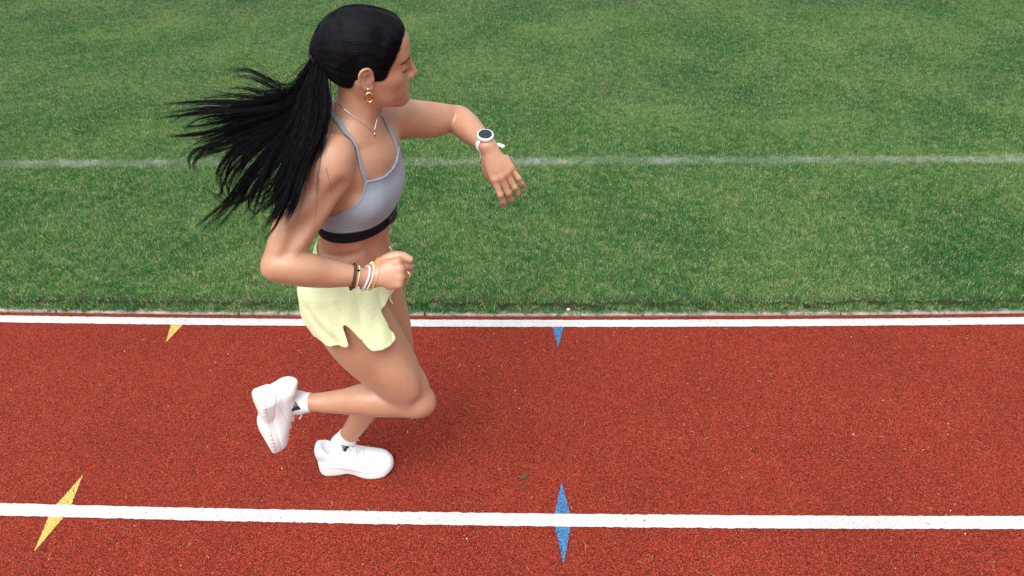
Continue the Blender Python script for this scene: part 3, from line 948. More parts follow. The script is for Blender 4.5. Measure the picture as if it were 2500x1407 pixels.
def tube(pts, r, sides=8, closed=False, flat=1., ref=None, cap=True):
    """Tube along points; r scalar or per point; flat squashes the second axis."""
    p = np.asarray(pts, float); n = len(p)
    r = np.broadcast_to(np.asarray(r, float), (n,))
    t = (np.roll(p, -1, 0) - np.roll(p, 1, 0)) if closed else np.gradient(p, axis=0)
    t /= np.linalg.norm(t, axis=1)[:, None] + 1e-12
    if ref is None:
        a = np.array([0, 0, 1.]) if abs(t[0][2]) < .9 else np.array([1., 0, 0])
        e = np.zeros_like(p)
        e0 = unit(a - t[0] * (a @ t[0]))
        for i in range(n):
            e0 = e0 - t[i] * (e0 @ t[i]); e0 = e0 / (np.linalg.norm(e0) + 1e-12)
            e[i] = e0
    else:
        ref = np.broadcast_to(np.asarray(ref, float), p.shape)
        e = ref - t * (ref * t).sum(1)[:, None]; e /= np.linalg.norm(e, axis=1)[:, None] + 1e-12
    g = np.cross(t, e)
    a = np.arange(sides) * 2 * np.pi / sides
    v = (p[:, None] + r[:, None, None] * (np.cos(a)[None, :, None] * g[:, None] + flat * np.sin(a)[None, :, None] * e[:, None])).reshape(-1, 3)
    f = []
    for i in range(n if closed else n - 1):
        j = (i + 1) % n
        for k in range(sides):
            l = (k + 1) % sides
            f.append((i * sides + k, j * sides + k, j * sides + l, i * sides + l))
    if not closed and cap:
        f.append(tuple(range(sides))); f.append(tuple((n - 1) * sides + k for k in range(sides))[::-1])
    f = [q[::-1] for q in f]
    return v, f
def ribbon(pts, nrm, w, th, n=None):
    """Flat strap: rounded box section, width w (scalar or per point), thickness th, outward normals."""
    p = np.asarray(pts, float); t = np.gradient(p, axis=0); t /= np.linalg.norm(t, axis=1)[:, None]
    nrm = np.asarray(nrm, float); nrm = nrm - t * (nrm * t).sum(1)[:, None]; nrm /= np.linalg.norm(nrm, axis=1)[:, None]
    s = np.cross(t, nrm); w = np.broadcast_to(np.asarray(w, float), (len(p),))[:, None]
    prof = [(-.5, 0), (-.47, .8), (-.3, 1), (.3, 1), (.47, .8), (.5, 0)]
    v = np.stack([p + s * w * a + nrm * th * b for a, b in prof], 1).reshape(-1, 3)
    k = len(prof); f = []
    for i in range(len(p) - 1):
        for j in range(k):
            l = (j + 1) % k
            f.append((i * k + j, i * k + l, (i + 1) * k + l, (i + 1) * k + j))
    f.append(tuple(range(k))[::-1]); f.append(tuple((len(p) - 1) * k + j for j in range(k)))
    return v, [q[::-1] for q in f]
def ball(c, r, ax=None, nu=10, nv=6):
    r = np.broadcast_to(np.asarray(r, float), (3,))
    v = [V(0, 0, 1)]
    for i in range(1, nv):
        th = np.pi * i / nv
        for j in range(nu):
            ph = 2 * np.pi * j / nu
            v.append(V(np.sin(th) * np.cos(ph), np.sin(th) * np.sin(ph), np.cos(th)))
    v.append(V(0, 0, -1))
    v = np.array(v) * r
    if ax is not None:
        v = v @ np.asarray(ax)
    f = [(0, 1 + j, 1 + (j + 1) % nu) for j in range(nu)]
    for i in range(nv - 2):
        for j in range(nu):
            a = 1 + i * nu + j; b = 1 + i * nu + (j + 1) % nu
            f.append((a, a + nu, b + nu, b))
    l = len(v) - 1; o = 1 + (nv - 2) * nu
    f += [(l, o + (j + 1) % nu, o + j) for j in range(nu)]
    return v + np.asarray(c), f
def ring_on(f, c, axis, e, n=48, off=0., rmax=.09):
    """Closed curve where the plane through c meets the surface f, lifted by off."""
    axis = unit(axis); e = unit(e - axis * np.dot(e, axis)); g = np.cross(axis, e)
    a = np.arange(n) * 2 * np.pi / n
    d = np.cos(a)[:, None] * e + np.sin(a)[:, None] * g
    lo = np.zeros(n); hi = np.full(n, rmax)
    # first crossing going outward
    rr = np.linspace(0.004, rmax, 60)
    vals = f((c + d[None] * rr[:, None, None]).reshape(-1, 3)).reshape(60, n)
    first = (vals > 0).argmax(0)
    lo = rr[np.maximum(first - 1, 0)]; hi = rr[first]
    for _ in range(12):
        m = (lo + hi) / 2
        s = f(c + d * m[:, None]) > 0
        hi = np.where(s, m, hi); lo = np.where(s, lo, m)
    return c + d * (hi + off)[:, None], d
# ----------------------------------------------------------------- the place: track, kerb, lawn
K_CURVE, X_CURVE = .0048, .014
Y_LINE, LANE = 1.5773, 1.07
def yc(x, y):
    return y + K_CURVE * (x - X_CURVE) ** 2
def strip(name, y0, y1, z, m, parent=None, x0=-9., x1=9., n=72, label=None, wob=0., seed=0):
    """A sheet following the bend between two offsets, with a slightly uneven edge."""
    rg = np.random.default_rng(seed)
    if wob:
        n = int((x1 - x0) / .012)
    xs = np.linspace(x0, x1, n + 1)
    w0 = rg.normal(0, wob, n + 1) if wob else 0
    w1 = rg.normal(0, wob, n + 1) if wob else 0
    v = np.vstack([np.stack([xs, yc(xs, y0) + w0, np.full(n + 1, z)], 1), np.stack([xs, yc(xs, y1) + w1, np.full(n + 1, z)], 1)])
    i = np.arange(n)
    f = np.stack([i, i + 1, i + 2 + n, i + 1 + n], 1)
    return mesh_obj(name, v, f, m, parent, False, label)

ground = mesh_obj('ground', [(-400, -400, -.06), (400, -400, -.06), (400, 400, -.06), (-400, 400, -.06)], np.array([[0, 1, 2, 3]]), 'field', None, False)
tag(ground, 'flat green ground reaching to the horizon', kind='structure')
Y_IN = Y_LINE + LANE            # centre of the inner white line
Y_EDGE = Y_IN + .0254 + .030    # where the rubber stops
Y_KERB = Y_EDGE + .060          # back of the concrete edging
track = strip('running_track', -8.0, Y_EDGE, 0., 'track', x0=-14, x1=14, n=120)
tag(track, 'red granular rubber running track with painted lane lines', kind='structure')
strip('lane_line', Y_LINE - .0258, Y_LINE + .0258, .004, 'white_line', track, wob=.0009, seed=1, label='white lane line across the foreground of the red track')
strip('lane_line', Y_IN - .0254, Y_IN + .0254, .004, 'white_line', track, wob=.0009, seed=2, label='white inner line beside the grass edge')
strip('lane_line', Y_LINE - LANE - .0258, Y_LINE - LANE + .0258, .004, 'white_line', track, wob=.0009, seed=3, label='white lane line at the camera side')
def marker(name, m, xc, yl, halves, hw, L, label, seed):
    """Long diamond across a lane line: two tapering halves, uneven sprayed edge."""
    rg = np.random.default_rng(seed)
    v, f = [], []
    for sgn in halves:
        n = 44
        t = np.linspace(0, 1, n + 1)
        w = hw * (1 - t * .97)
        y = yl + K_CURVE * (xc - X_CURVE) ** 2 + sgn * (.024 + t * (L - .024))
        b = len(v)
        for k in range(n + 1):
            v.append((xc - w[k] + rg.normal(0, .0009), y[k], .0025)); v.append((xc + w[k] + rg.normal(0, .0009), y[k], .0025))
        for k in range(n):
            q = (b + 2 * k, b + 2 * k + 1, b + 2 * k + 3, b + 2 * k + 2)
            f.append(q if sgn > 0 else q[::-1])
    return mesh_obj(name, v, f, m, track, False, label)
marker('lane_marker', 'blue', .065, Y_LINE, (-1, 1), .0268, .162, 'blue diamond marker straddling the foreground lane line', 4)
marker('lane_marker', 'blue', .067, Y_IN, (-1,), .0255, .165, 'blue triangle marker under the inner white line', 5)
marker('lane_marker', 'yellow', -1.703, Y_LINE, (-1, 1), .0275, .160, 'yellow diamond marker straddling the foreground lane line', 6)
marker('lane_marker', 'yellow', -1.708, Y_IN, (-1,), .0280, .150, 'yellow triangle marker under the inner white line', 7)

# concrete edging in cast lengths
kerb = bpy.data.objects.new('concrete_kerb', None); COL.objects.link(kerb)
tag(kerb, 'narrow weathered concrete edging between track and grass', kind='structure')
rgk = np.random.default_rng(8)
def kerb_slab(x0, x1):
    xs = np.linspace(x0 + .004, x1 - .004, 6); dz = rgk.normal(0, .002)
    prof = [(0, -.05), (0, .004), (.006, .010), (Y_KERB - Y_EDGE, .010), (Y_KERB - Y_EDGE, -.05)]
    v = [(x, yc(x, Y_EDGE) + a + .001, z + dz * (z > 0)) for x in xs for a, z in prof]
    k = len(prof); f = []
    for i in range(5):
        for j in range(k - 1):
            f.append((i * k + j, (i + 1) * k + j, (i + 1) * k + j + 1, i * k + j + 1))
    f.append(tuple(range(k))); f.append(tuple(5 * k + j for j in range(k))[::-1])
    return mesh_obj('kerb_slab', v, [q[::-1] for q in f], 'concrete', kerb, False)
xk = -7.0
while xk < 7.0:
    L = rgk.uniform(.85, 1.05)
    kerb_slab(xk, xk + L); xk += L

# lawn: soil sheet that humps up slightly from the kerb, and the grass itself
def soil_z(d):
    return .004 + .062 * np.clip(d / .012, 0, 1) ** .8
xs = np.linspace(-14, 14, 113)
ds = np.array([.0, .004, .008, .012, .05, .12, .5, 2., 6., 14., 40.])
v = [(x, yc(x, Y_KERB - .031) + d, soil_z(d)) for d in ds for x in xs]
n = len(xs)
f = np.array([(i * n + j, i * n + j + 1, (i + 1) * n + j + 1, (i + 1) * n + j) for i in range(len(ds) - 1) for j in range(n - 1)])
tag(mesh_obj('lawn_soil', v, f, 'soil', None, True), 'soil under the mown grass, coloured dark to give the cut edge its shade', kind='structure')

def clump_mesh(k, blades=64, rad=.029, hmin=.014, hmax=.028, lean=.75):
    rg = np.random.default_rng(100 + k)
    v, f, col = [], [], []
    for b in range(blades):
        r = rad * np.sqrt(rg.random()); a = rg.random() * 6.283
        base = V(r * np.cos(a), r * np.sin(a), -.004)
        h = rg.uniform(hmin, hmax); w = rg.uniform(.0007, .0014)
        ld = rg.random() * 6.283; le = abs(rg.normal(0, lean))
        if rg.random() < .14:
            le = rg.uniform(1.2, 2.0); h *= 1.1
        dirv = V(np.cos(ld), np.sin(ld), 0); sd = V(-np.sin(ld), np.cos(ld), 0)
        if rg.random() < .5:
            sd = unit(V(*rg.normal(size=2), 0))
        i0 = len(v)
        for t, ww in ((0, 1.), (.38, .95), (.72, .7)):
            ang = le * t
            c = base + V(0, 0, 1) * h * t * np.cos(ang * .8) + dirv * h * t * np.sin(ang)
            v += [c - sd * w * ww, c + sd * w * ww]
        ang = le
        v.append(base + V(0, 0, 1) * h * np.cos(ang * .8) + dirv * h * np.sin(ang))
        f += [(i0, i0 + 1, i0 + 3, i0 + 2), (i0 + 2, i0 + 3, i0 + 5, i0 + 4), (i0 + 4, i0 + 5, i0 + 6)]
        c3 = (rg.random(), rg.random(), rg.random(), 1)
        col += [c3] * 7
    me = bpy.data.meshes.new('grass_clump')
    me.from_pydata([tuple(q) for q in v], [], f)
    at = me.color_attributes.new('rnd', 'FLOAT_COLOR', 'POINT')
    at.data.foreach_set('color', np.array(col, np.float32).ravel())
    me.materials.append(mat('grass'))
    return bpy.data.objects.new('grass_clump', me)
clumps = [clump_mesh(k) for k in range(6)]
rgg = np.random.default_rng(11)
pts = []
def sow(d0, d1, sp):
    ys = np.arange(d0, d1, sp)
    for y in ys:
        Y = Y_KERB + y
        x0, x1 = -.80 * Y - .55, .68 * Y + .55
        xs = np.arange(x0, x1, sp) + rgg.uniform(-.5, .5, len(np.arange(x0, x1, sp))) * sp * 1.1
        yy = y + rgg.uniform(-.5, .5, len(xs)) * sp * 1.1
        pts.append(np.stack([xs, yc(xs, Y_KERB) * np.clip(1 - yy / 3, 0, 1) + (Y_KERB + .03) * np.clip(yy / 3, 0, 1) + yy, soil_z(np.maximum(yy + .031, 0)) - .004], 1))
sow(-.014, 2.2, .024); sow(2.2, 4.6, .032); sow(4.6, 8.5, .042)
xw = np.arange(-3.4, 3.2, .013); xw = xw + rgg.uniform(-.02, .02, len(xw))
pts.append(np.stack([xw, yc(xw, Y_KERB - .032) + rgg.uniform(-.004, .006, len(xw)), rgg.uniform(.002, .040, len(xw))], 1))     # tufts at the foot of the cut edge
pts = np.vstack(pts)
print('grass clumps', len(pts))
gm = bpy.data.meshes.new('grass')
gm.vertices.add(len(pts)); gm.vertices.foreach_set('co', pts.astype(np.float32).ravel())
grass = bpy.data.objects.new('grass', gm); COL.objects.link(grass)
tag(grass, 'short mown green grass with dry yellow patches and a worn chalk line', 'grass', kind='stuff')
gm.materials.append(mat('grass'))
ng = bpy.data.node_groups.new('grass_scatter', 'GeometryNodeTree')
ng.interface.new_socket('Geometry', in_out='INPUT', socket_type='NodeSocketGeometry')
ng.interface.new_socket('Geometry', in_out='OUTPUT', socket_type='NodeSocketGeometry')
gi, go = ng.nodes.new('NodeGroupInput'), ng.nodes.new('NodeGroupOutput')
iop = ng.nodes.new('GeometryNodeInstanceOnPoints'); iop.inputs['Pick Instance'].default_value = True
join = ng.nodes.new('GeometryNodeJoinGeometry')
for c in clumps:
    oi = ng.nodes.new('GeometryNodeObjectInfo'); oi.inputs['Object'].default_value = c; oi.inputs['As Instance'].default_value = True
    ng.links.new(oi.outputs['Geometry'], join.inputs[0])
def rnd(t, lo, hi, seed):
    r = ng.nodes.new('FunctionNodeRandomValue'); r.data_type = t
    ids = {'FLOAT': (2, 3), 'INT': (4, 5), 'FLOAT_VECTOR': (0, 1)}[t]
    r.inputs[ids[0]].default_value = lo; r.inputs[ids[1]].default_value = hi; r.inputs['Seed'].default_value = seed
    return r.outputs[{'FLOAT': 1, 'INT': 2, 'FLOAT_VECTOR': 0}[t]]
ng.links.new(gi.outputs[0], iop.inputs['Points']); ng.links.new(join.outputs[0], iop.inputs['Instance'])
ng.links.new(rnd('INT', 0, len(clumps) - 1, 1), iop.inputs['Instance Index'])
ng.links.new(rnd('FLOAT_VECTOR', (-.12, -.12, 0), (.12, .12, 6.283), 2), iop.inputs['Rotation'])
ng.links.new(rnd('FLOAT_VECTOR', (.85, .85, .75), (1.2, 1.2, 1.25), 3), iop.inputs['Scale'])
ng.links.new(iop.outputs[0], go.inputs[0])
gmod = grass.modifiers.new('scatter', 'NODES'); gmod.node_group = ng
# ----------------------------------------------------------------- the runner
RES = .0032
person = bpy.data.objects.new('person', None); COL.objects.link(person)
person.location = (-.70, 1.797, 0)
tag(person, 'woman in grey sports top and lime shorts running along the red track', 'person')
bpy.context.view_layer.update()

vb, qb = polygonise(body_sdf, (-1.0, 1.40, -.01), (-.02, 2.20, 1.665), RES)
vb = relax(vb, qb, 2, .35)
body = mesh_obj('body', vb, qb, 'skin', person)
# natural tints of the skin: lips, cheeks, knees, elbows, knuckles
tint = np.ones((len(vb), 4), np.float32)
def blush(c, r, col, amt):
    w = np.clip(1 - np.linalg.norm((vb - c) / r, axis=1), 0, 1) ** .7 * amt
    tint[:, :3] = tint[:, :3] * (1 - w[:, None]) + tint[:, :3] * np.array(col, np.float32) * w[:, None]
hl = (vb - HEAD_O) @ HEAD_M
lip = np.clip(1.25 - np.sqrt(((hl[:, 0] - .096) / .016) ** 2 + (hl[:, 1] / .021) ** 2 + ((hl[:, 2] + .0565) / .0095) ** 2), 0, 1)
lip = np.clip(lip * 2.2, 0, 1)[:, None]
tint[:, :3] = tint[:, :3] * (1 - lip) + tint[:, :3] * np.array([.92, .62, .66], np.float32) * lip
for sg in (-1, 1):
    blush(hd(.062, sg * .046, -.022), .035, (1.03, .86, .83), .35)
blush(hd(.112, 0, -.020), .020, (1.05, .86, .82), .5)
for c, r in ((KR + rt_front * .05, .06), (ER + unit(ra_d - rf_d) * .03, .05), (KL, .07)):
    blush(c, r, (1.0, .82, .78), .6)
for tp in rh_tips + lh_tips:
    blush(tp[0], .030, (1.06, .84, .82), .5)
at = body.data.color_attributes.new('tint', 'FLOAT_COLOR', 'POINT')
at.data.foreach_set('color', tint.ravel())

def sdf_part(name, f, lo, hi, h, m, parent, it=1, label=None):
    v, q = polygonise(f, lo, hi, h)
    return mesh_obj(name, relax(v, q, it, .35), q, m, parent, True, label)

# ---- clothes
top = sdf_part('sports_top', top_field, (-.70, 1.58, 1.06), (-.34, 1.97, 1.33), .0024, 'bra', person, 1, 'grey strappy sports top')
bust_f = field(bust); trunk_f = field(trunk_items)
# bound edge along neckline and armholes
phs = np.linspace(-178, 178, 240)
ez = np.interp(phs, TOP_PHI, TOP_Z)
dirs = np.cos(np.radians(phs))[:, None] * CH_F + np.sin(np.radians(phs))[:, None] * CH_L
lo = np.zeros(240); hi = np.full(240, .22)
cen = V(-.505, 1.769, 0) + np.stack([ez * 0, ez * 0, ez - .001], 1)
for _ in range(18):
    md = (lo + hi) / 2
    s = bust_f(cen + dirs * md[:, None]) > .0040
    hi = np.where(s, md, hi); lo = np.where(s, lo, md)
edge = cen + dirs * hi[:, None]
for _ in range(2):
    edge[1:-1] = edge[1:-1] * .5 + (edge[:-2] + edge[2:]) * .25
v, f = tube(edge, .0024, 8, False, flat=1.)
mesh_obj('bound_edge', v, f, 'bra', top)
def strap(path, w=.0125, th=.0028):
    c = catmull(path, 8)
    c = onto(trunk_f, c, .0012)
    for _ in range(2):
        c[1:-1] = c[1:-1] * .5 + (c[:-2] + c[2:]) * .25
    g = grad(trunk_f, c)
    return ribbon(c, g, w, th)
for path in ([(-.444, 1.647, 1.258), (-.446, 1.647, 1.270), (-.452, 1.646, 1.303), (-.466, 1.664, 1.337), (-.486, 1.687, 1.373), (-.513, 1.714, 1.402), (-.539, 1.730, 1.412), (-.575, 1.742, 1.385), (-.600, 1.752, 1.33), (-.62, 1.76, 1.25), (-.62, 1.765, 1.16)],
             [(-.392, 1.787, 1.258), (-.392, 1.792, 1.278), (-.394, 1.799, 1.300), (-.405, 1.815, 1.327), (-.415, 1.822, 1.351), (-.435, 1.830, 1.378), (-.470, 1.826, 1.402), (-.510, 1.815, 1.41), (-.55, 1.80, 1.385), (-.585, 1.79, 1.33), (-.61, 1.785, 1.25), (-.62, 1.78, 1.16)]):
    v, f = strap(path)
    mesh_obj('shoulder_strap', v, f, 'bra', top)
# stitched seam at the side
sp = V(-.505, 1.769, 0) + np.array([CH_F * np.cos(np.radians(a)) + CH_L * np.sin(np.radians(a)) for a in np.linspace(-74, -77, 10)]) * .2
sp[:, 2] = np.linspace(1.178, 1.128, 10)
sp = onto(bust_f, sp, .0050, 10)
v, f = tube(sp, .0010, 6); mesh_obj('side_seam', v, f, 'bra', top)

belt = sdf_part('heart_rate_belt', belt_field, (-.70, 1.58, 1.06), (-.34, 1.97, 1.14), .0022, 'belt', person, 1, 'black elastic chest belt under the sports top')
pc = ring_on(bust_f, ch(.0, .0, 1.100), V(0, 0, 1), CH_F, 72, .0085, .25)[0]
pod_c = pc[np.argmin(np.linalg.norm(pc - ch(.14, .012, 1.100), axis=1))]
pn = unit(grad(bust_f, pod_c[None])[0]); pt = unit(np.cross(V(0, 0, 1), pn)); pu = np.cross(pn, pt)
v, f = ball(pod_c, (.030, .0185, .0085), np.array([pt, pu, pn]), 20, 12)
pod = mesh_obj('sensor_pod', v, f, 'pod', belt)

shorts = sdf_part('shorts', shorts_field, (-.76, 1.55, .70), (-.40, 2.00, 1.08), .0021, 'shorts', person, 2, 'pale lime split-hem running shorts')
hip_f = field(shorts_outer)
hips_f = field(hips)
wr, wn_ = ring_on(lambda P: hips_f(P) - .0035, V(-.565, 1.772, .974), V(.5, 0, 1), V(1, 0, 0), 96, .0, .26)
v, f = tube(wr, .012, 10, True, flat=.16, ref=wn_)
mesh_obj('waistband', v, f, 'shorts', shorts)
# side-seam stitching from waist to slit
ph0 = np.radians(14)
sd0 = -YD * np.cos(ph0) + rt_front * np.sin(ph0)
seam = np.array([HR + rt_d * s_ + sd0 * .16 for s_ in np.linspace(-.085, .010, 14)])
seam = onto(shorts_field, seam, .0005, 14)
v, f = tube(seam, .0010, 6); mesh_obj('side_seam', v, f, 'shorts', shorts)
# drawstring end hanging at the front
dsn = [(-.448, 1.842, .905), (-.438, 1.845, .890), (-.431, 1.846, .862), (-.424, 1.846, .832), (-.421, 1.845, .818)]
v, f = tube(catmull(dsn, 5), np.interp(np.linspace(0, 1, 21), [0, .8, .82, 1], [.0038, .0042, .0056, .0052]), 8)
mesh_obj('drawstring', v, f, 'shorts', shorts)
dsn = [(-.449, 1.775, .955), (-.440, 1.774, .968), (-.436, 1.770, .980), (-.440, 1.768, .990)]
v, f = tube(catmull(dsn, 5), .0024, 8)
mesh_obj('drawstring', v, f, 'shorts', shorts)

# ---- socks and shoes
def sock(Ak, kn, legp, ax, O, s_top, tri, label):
    sd = unit(kn - Ak)
    pr = Grown(Blend(legp), .0030)
    def f(P, C, rad, ex):
        s_ = (P - Ak.astype(F32)) @ sd.astype(F32)
        rib = np.sin(s_ * 1900) * F32(.00035) * (s_ > s_top - .016)
        return smax(pr.d(P, C, rad, ex) - rib.astype(F32), s_ - F32(s_top), F32(.003))
    lo = np.minimum(Ak, O + ax.T @ V(.14, 0, .03)) - .075; hi = np.maximum(Ak, O + ax.T @ V(.14, 0, .03)) + .085
    so = sdf_part('sock', f, lo, hi, .0024, 'sock', person, 1, label)
    # knitted dark wedge of broken lines on the outer face
    fs = field(pr)
    u0, w0 = tri
    u0 = unit(u0 - sd * np.dot(u0, sd))
    side = np.cross(sd, u0)
    mb = MB()
    rows = []
    NR = 13
    for k in range(NR):
        t = k / (NR - 1)                                   # front to back
        L = .026 * (1 - t) + .003
        a = np.linspace(0, 1, max(3, int(L / .0020)))
        rows.append(Ak + u0 * .06 + side * (.018 - w0 * t) + sd[None] * (s_top - .013 - .004 * t - a[:, None] * L))
    cc = onto(fs, np.vstack(rows), .0004, 14)
    gg = grad(fs, cc)
    i0 = 0
    for k in range(NR):
        t = k / (NR - 1)
        c, g = cc[i0:i0 + len(rows[k])], gg[i0:i0 + len(rows[k])]; i0 += len(rows[k])
        if t < .36:
            mb.add(*ribbon(c, g, w0 / (NR - 1) * 1.05, .0008))
        else:
            for i in range(0, len(c) - 1, 2):
                mb.add(*ribbon(c[i:i + 2], g[i:i + 2], w0 / (NR - 1) * .8, .0008))
    mb.build('knit_wedge', 'navy', so, True, 'navy wedge of broken lines')
    return so
sock(AR, KR, SRK, SHOE_R_AX, SHOE_R_O, .048, (V(-.1, -.80, .35), .045), 'white sock on the lifted foot')
sock(AL, KL, SLK, SHOE_L_AX, SHOE_L_O, .052, (V(.25, -.88, .1), .045), 'white sock on the planted foot')
SHOE_S = V(.945, 1.13, 1.12)
vu, qu = polygonise(shoe_upper_field, (-.03, -.075, 0), (.32, .075, .16), .002)
vu = relax(vu, qu, 1, .35) * SHOE_S
vs_, qs = polygonise(sole_field, (-.03, -.075, -.02), (.32, .075, .08), .002)
vs_ = relax(vs_, qs, 1, .35) * SHOE_S
vo_, qo = polygonise(outsole_field, (-.03, -.075, -.02), (.32, .075, .04), .0019)
vo_ = relax(vo_, qo, 1, .3) * SHOE_S
def lace_paths():
    up = field(shoe_upper)
    out = []
    for k, x in enumerate(np.linspace(.128, .180, 5)):
        a = np.linspace(-1, 1, 15)
        w = .024 + .004 * k / 4
        c = np.stack([x + .008 * a * (1 if k % 2 else -1), a * w, np.full(15, .14)], 1)
        for _ in range(40):
            d = up(c)
            c[:, 2] -= np.clip(d - .0018, -.004, .02)
        out.append(c)
    return out
laces = [c * SHOE_S for c in lace_paths()]
for ax, O, lab in ((SHOE_R_AX, SHOE_R_O, 'white running shoe kicked up behind'), (SHOE_L_AX, SHOE_L_O, 'white running shoe planted on the track')):
    sh = mesh_obj('shoe', vu @ ax + O, qu, 'shoe', person, True, lab)
    mesh_obj('sole', vs_ @ ax + O, qs, 'sole', sh)
    mesh_obj('outsole', vo_ @ ax + O, qo, 'outsole', sh)['kind'] = 'stuff'
    mb = MB()
    for c in laces:
        mb.add(*tube(c @ ax + O, .0026, 6, flat=.6))
    # bow: two loops and two ends
    b0 = laces[0][7] + V(0, 0, .002)
    for sg in (-1, 1):
        lp = catmull([b0, b0 + V(-.012, sg * .014, .008), b0 + V(-.018, sg * .032, .006), b0 + V(-.004, sg * .034, -.002), b0 + V(.004, sg * .012, .003), b0], 5)
        mb.add(*tube(lp @ ax + O, .0019, 6))
        en = catmull([b0, b0 + V(.010, sg * .010, .006), b0 + V(.022, sg * .024, .004), b0 + V(.030, sg * .034, -.010)], 5)
        mb.add(*tube(en @ ax + O, .0019, 6))
    mb.build('lace', 'white', sh)

# ---- hair
hair = sdf_part('hair', hair_field, (-.62, 1.62, 1.40), (-.28, 1.93, 1.70), .0026, 'hair', person, 1, 'black hair combed back tight')
rgh = np.random.default_rng(21)
def strands(curves, radii, sides=3):
    """curves (S, n, 3), radii (S, n): many thin tubes at once."""
    S, n, _ = curves.shape
    t = np.gradient(curves, axis=1); t /= np.linalg.norm(t, axis=2)[..., None] + 1e-9
    a = np.where(np.abs(t[..., 1:2]) < .9, np.array([0, 1., 0]), np.array([1., 0, 0]))
    e = np.cross(t, a); e /= np.linalg.norm(e, axis=2)[..., None] + 1e-9
    g = np.cross(t, e)
    an = np.arange(sides) * 2 * np.pi / sides
    v = curves[:, :, None] + radii[:, :, None, None] * (np.cos(an)[None, None, :, None] * e[:, :, None] + np.sin(an)[None, None, :, None] * g[:, :, None])
    idx = np.arange(S * n * sides).reshape(S, n, sides)
    q = np.stack([idx[:, :-1], np.roll(idx, -1, 2)[:, :-1], np.roll(idx, -1, 2)[:, 1:], idx[:, 1:]], -1).reshape(-1, 4)
    return v.reshape(-1, 3), q
# combed strands over the cap, running from the hairline to the tie
n_c = 3200
starts = []
hp = catmull(np.hstack([HAIR_POLY[:18], np.zeros((18, 1))]), 6)[:, [0, 1]]
while len(starts) < n_c:
    u = rgh.random()
    if u < .50:
        q = hp[rgh.integers(4, 40)]
        x, z = q[0] - .004, q[1] + .002
    elif u < .85:                                          # from the parting
        x, z = rgh.uniform(-.05, .085), .16
    else:                                                  # from the nape
        q = hp[rgh.integers(72, 98)]
        x, z = q[0], q[1] + .004
    y = -np.sqrt(max(0., 1 - ((x + .006) / .105) ** 2 - ((z - .04) / .105) ** 2)) * .09 * (1 if rgh.random() < .8 else -1)
    if z > .15:
        y = .018 + rgh.normal(0, .003)
        z = .04 + .095 * np.sqrt(max(.05, 1 - ((x + .006) / .11) ** 2))
    starts.append(hd(x, y, z))
starts = onto(hair_field, np.array(starts), .0003, 8)
nS = 16
tt = np.linspace(0, 1, nS)
cur = starts[:, None] * (1 - tt[None, :, None]) + (TIE + rgh.normal(0, .006, (n_c, 1, 3))) * tt[None, :, None]
cur = cur + np.outer(np.ones(n_c), np.sin(tt * np.pi))[..., None] * (HEAD_M @ V(0, 0, .03)) * rgh.uniform(.0, 1., (n_c, 1, 1))
flat_ = cur.reshape(-1, 3)
flat_ = onto(field(hair_base), flat_, .0125, 4)
flat2 = onto(hair_field, flat_, .0006, 3)
cur = flat2.reshape(n_c, nS, 3).astype(float)
for _ in range(3):
    cur[:, 1:-1] = cur[:, 1:-1] * .5 + (cur[:, :-2] + cur[:, 2:]) * .25
ok = np.linalg.norm(np.diff(cur, axis=1), axis=2).max(1) < .045
cur = cur[ok]
rad_ = np.full(cur.shape[:2], .0005) * np.interp(tt, [0, .1, 1], [.4, 1, 1])[None] * rgh.uniform(.6, 1.3, (len(cur), 1))
v, q = strands(cur, rad_)
mesh_obj('combed_strands', v, q, 'hair', hair)
# fine baby hairs that soften the hairline
wis = []
for k in range(420):
    q = hp[rgh.integers(6, 44)]
    st = V(q[0] + rgh.uniform(-.002, .007), -.085, q[1] - rgh.uniform(-.002, .005))
    en = V(q[0] - rgh.uniform(.014, .034), -.085, q[1] + rgh.uniform(-.004, .014))
    t = np.linspace(0, 1, 7)[:, None]
    pl = st * (1 - t) + en * t + V(0, 0, -.004) * np.sin(t * np.pi)
    pl[:, 1] = -.075 * np.sqrt(np.clip(1 - ((pl[:, 0] + .006) / .11) ** 2 * .9 - ((pl[:, 2] - .04) / .12) ** 2 * .6, .02, 1))
    wis.append(HEAD_O + pl @ HEAD_M.T)
wis = np.array(wis)
wv = onto(lambda P: np.minimum(field(head_blend)(P), hair_field(P)), wis.reshape(-1, 3), .0006, 5).reshape(wis.shape).astype(float)
wv = wv[np.linalg.norm(np.diff(wv, axis=1), axis=2).max(1) < .02]
v, q = strands(wv, np.full(wv.shape[:2], .00032) * np.interp(np.linspace(0, 1, 7), [0, .4, 1], [.3, 1, 1])[None])
mesh_obj('baby_hairs', v, q, 'hair', hair)
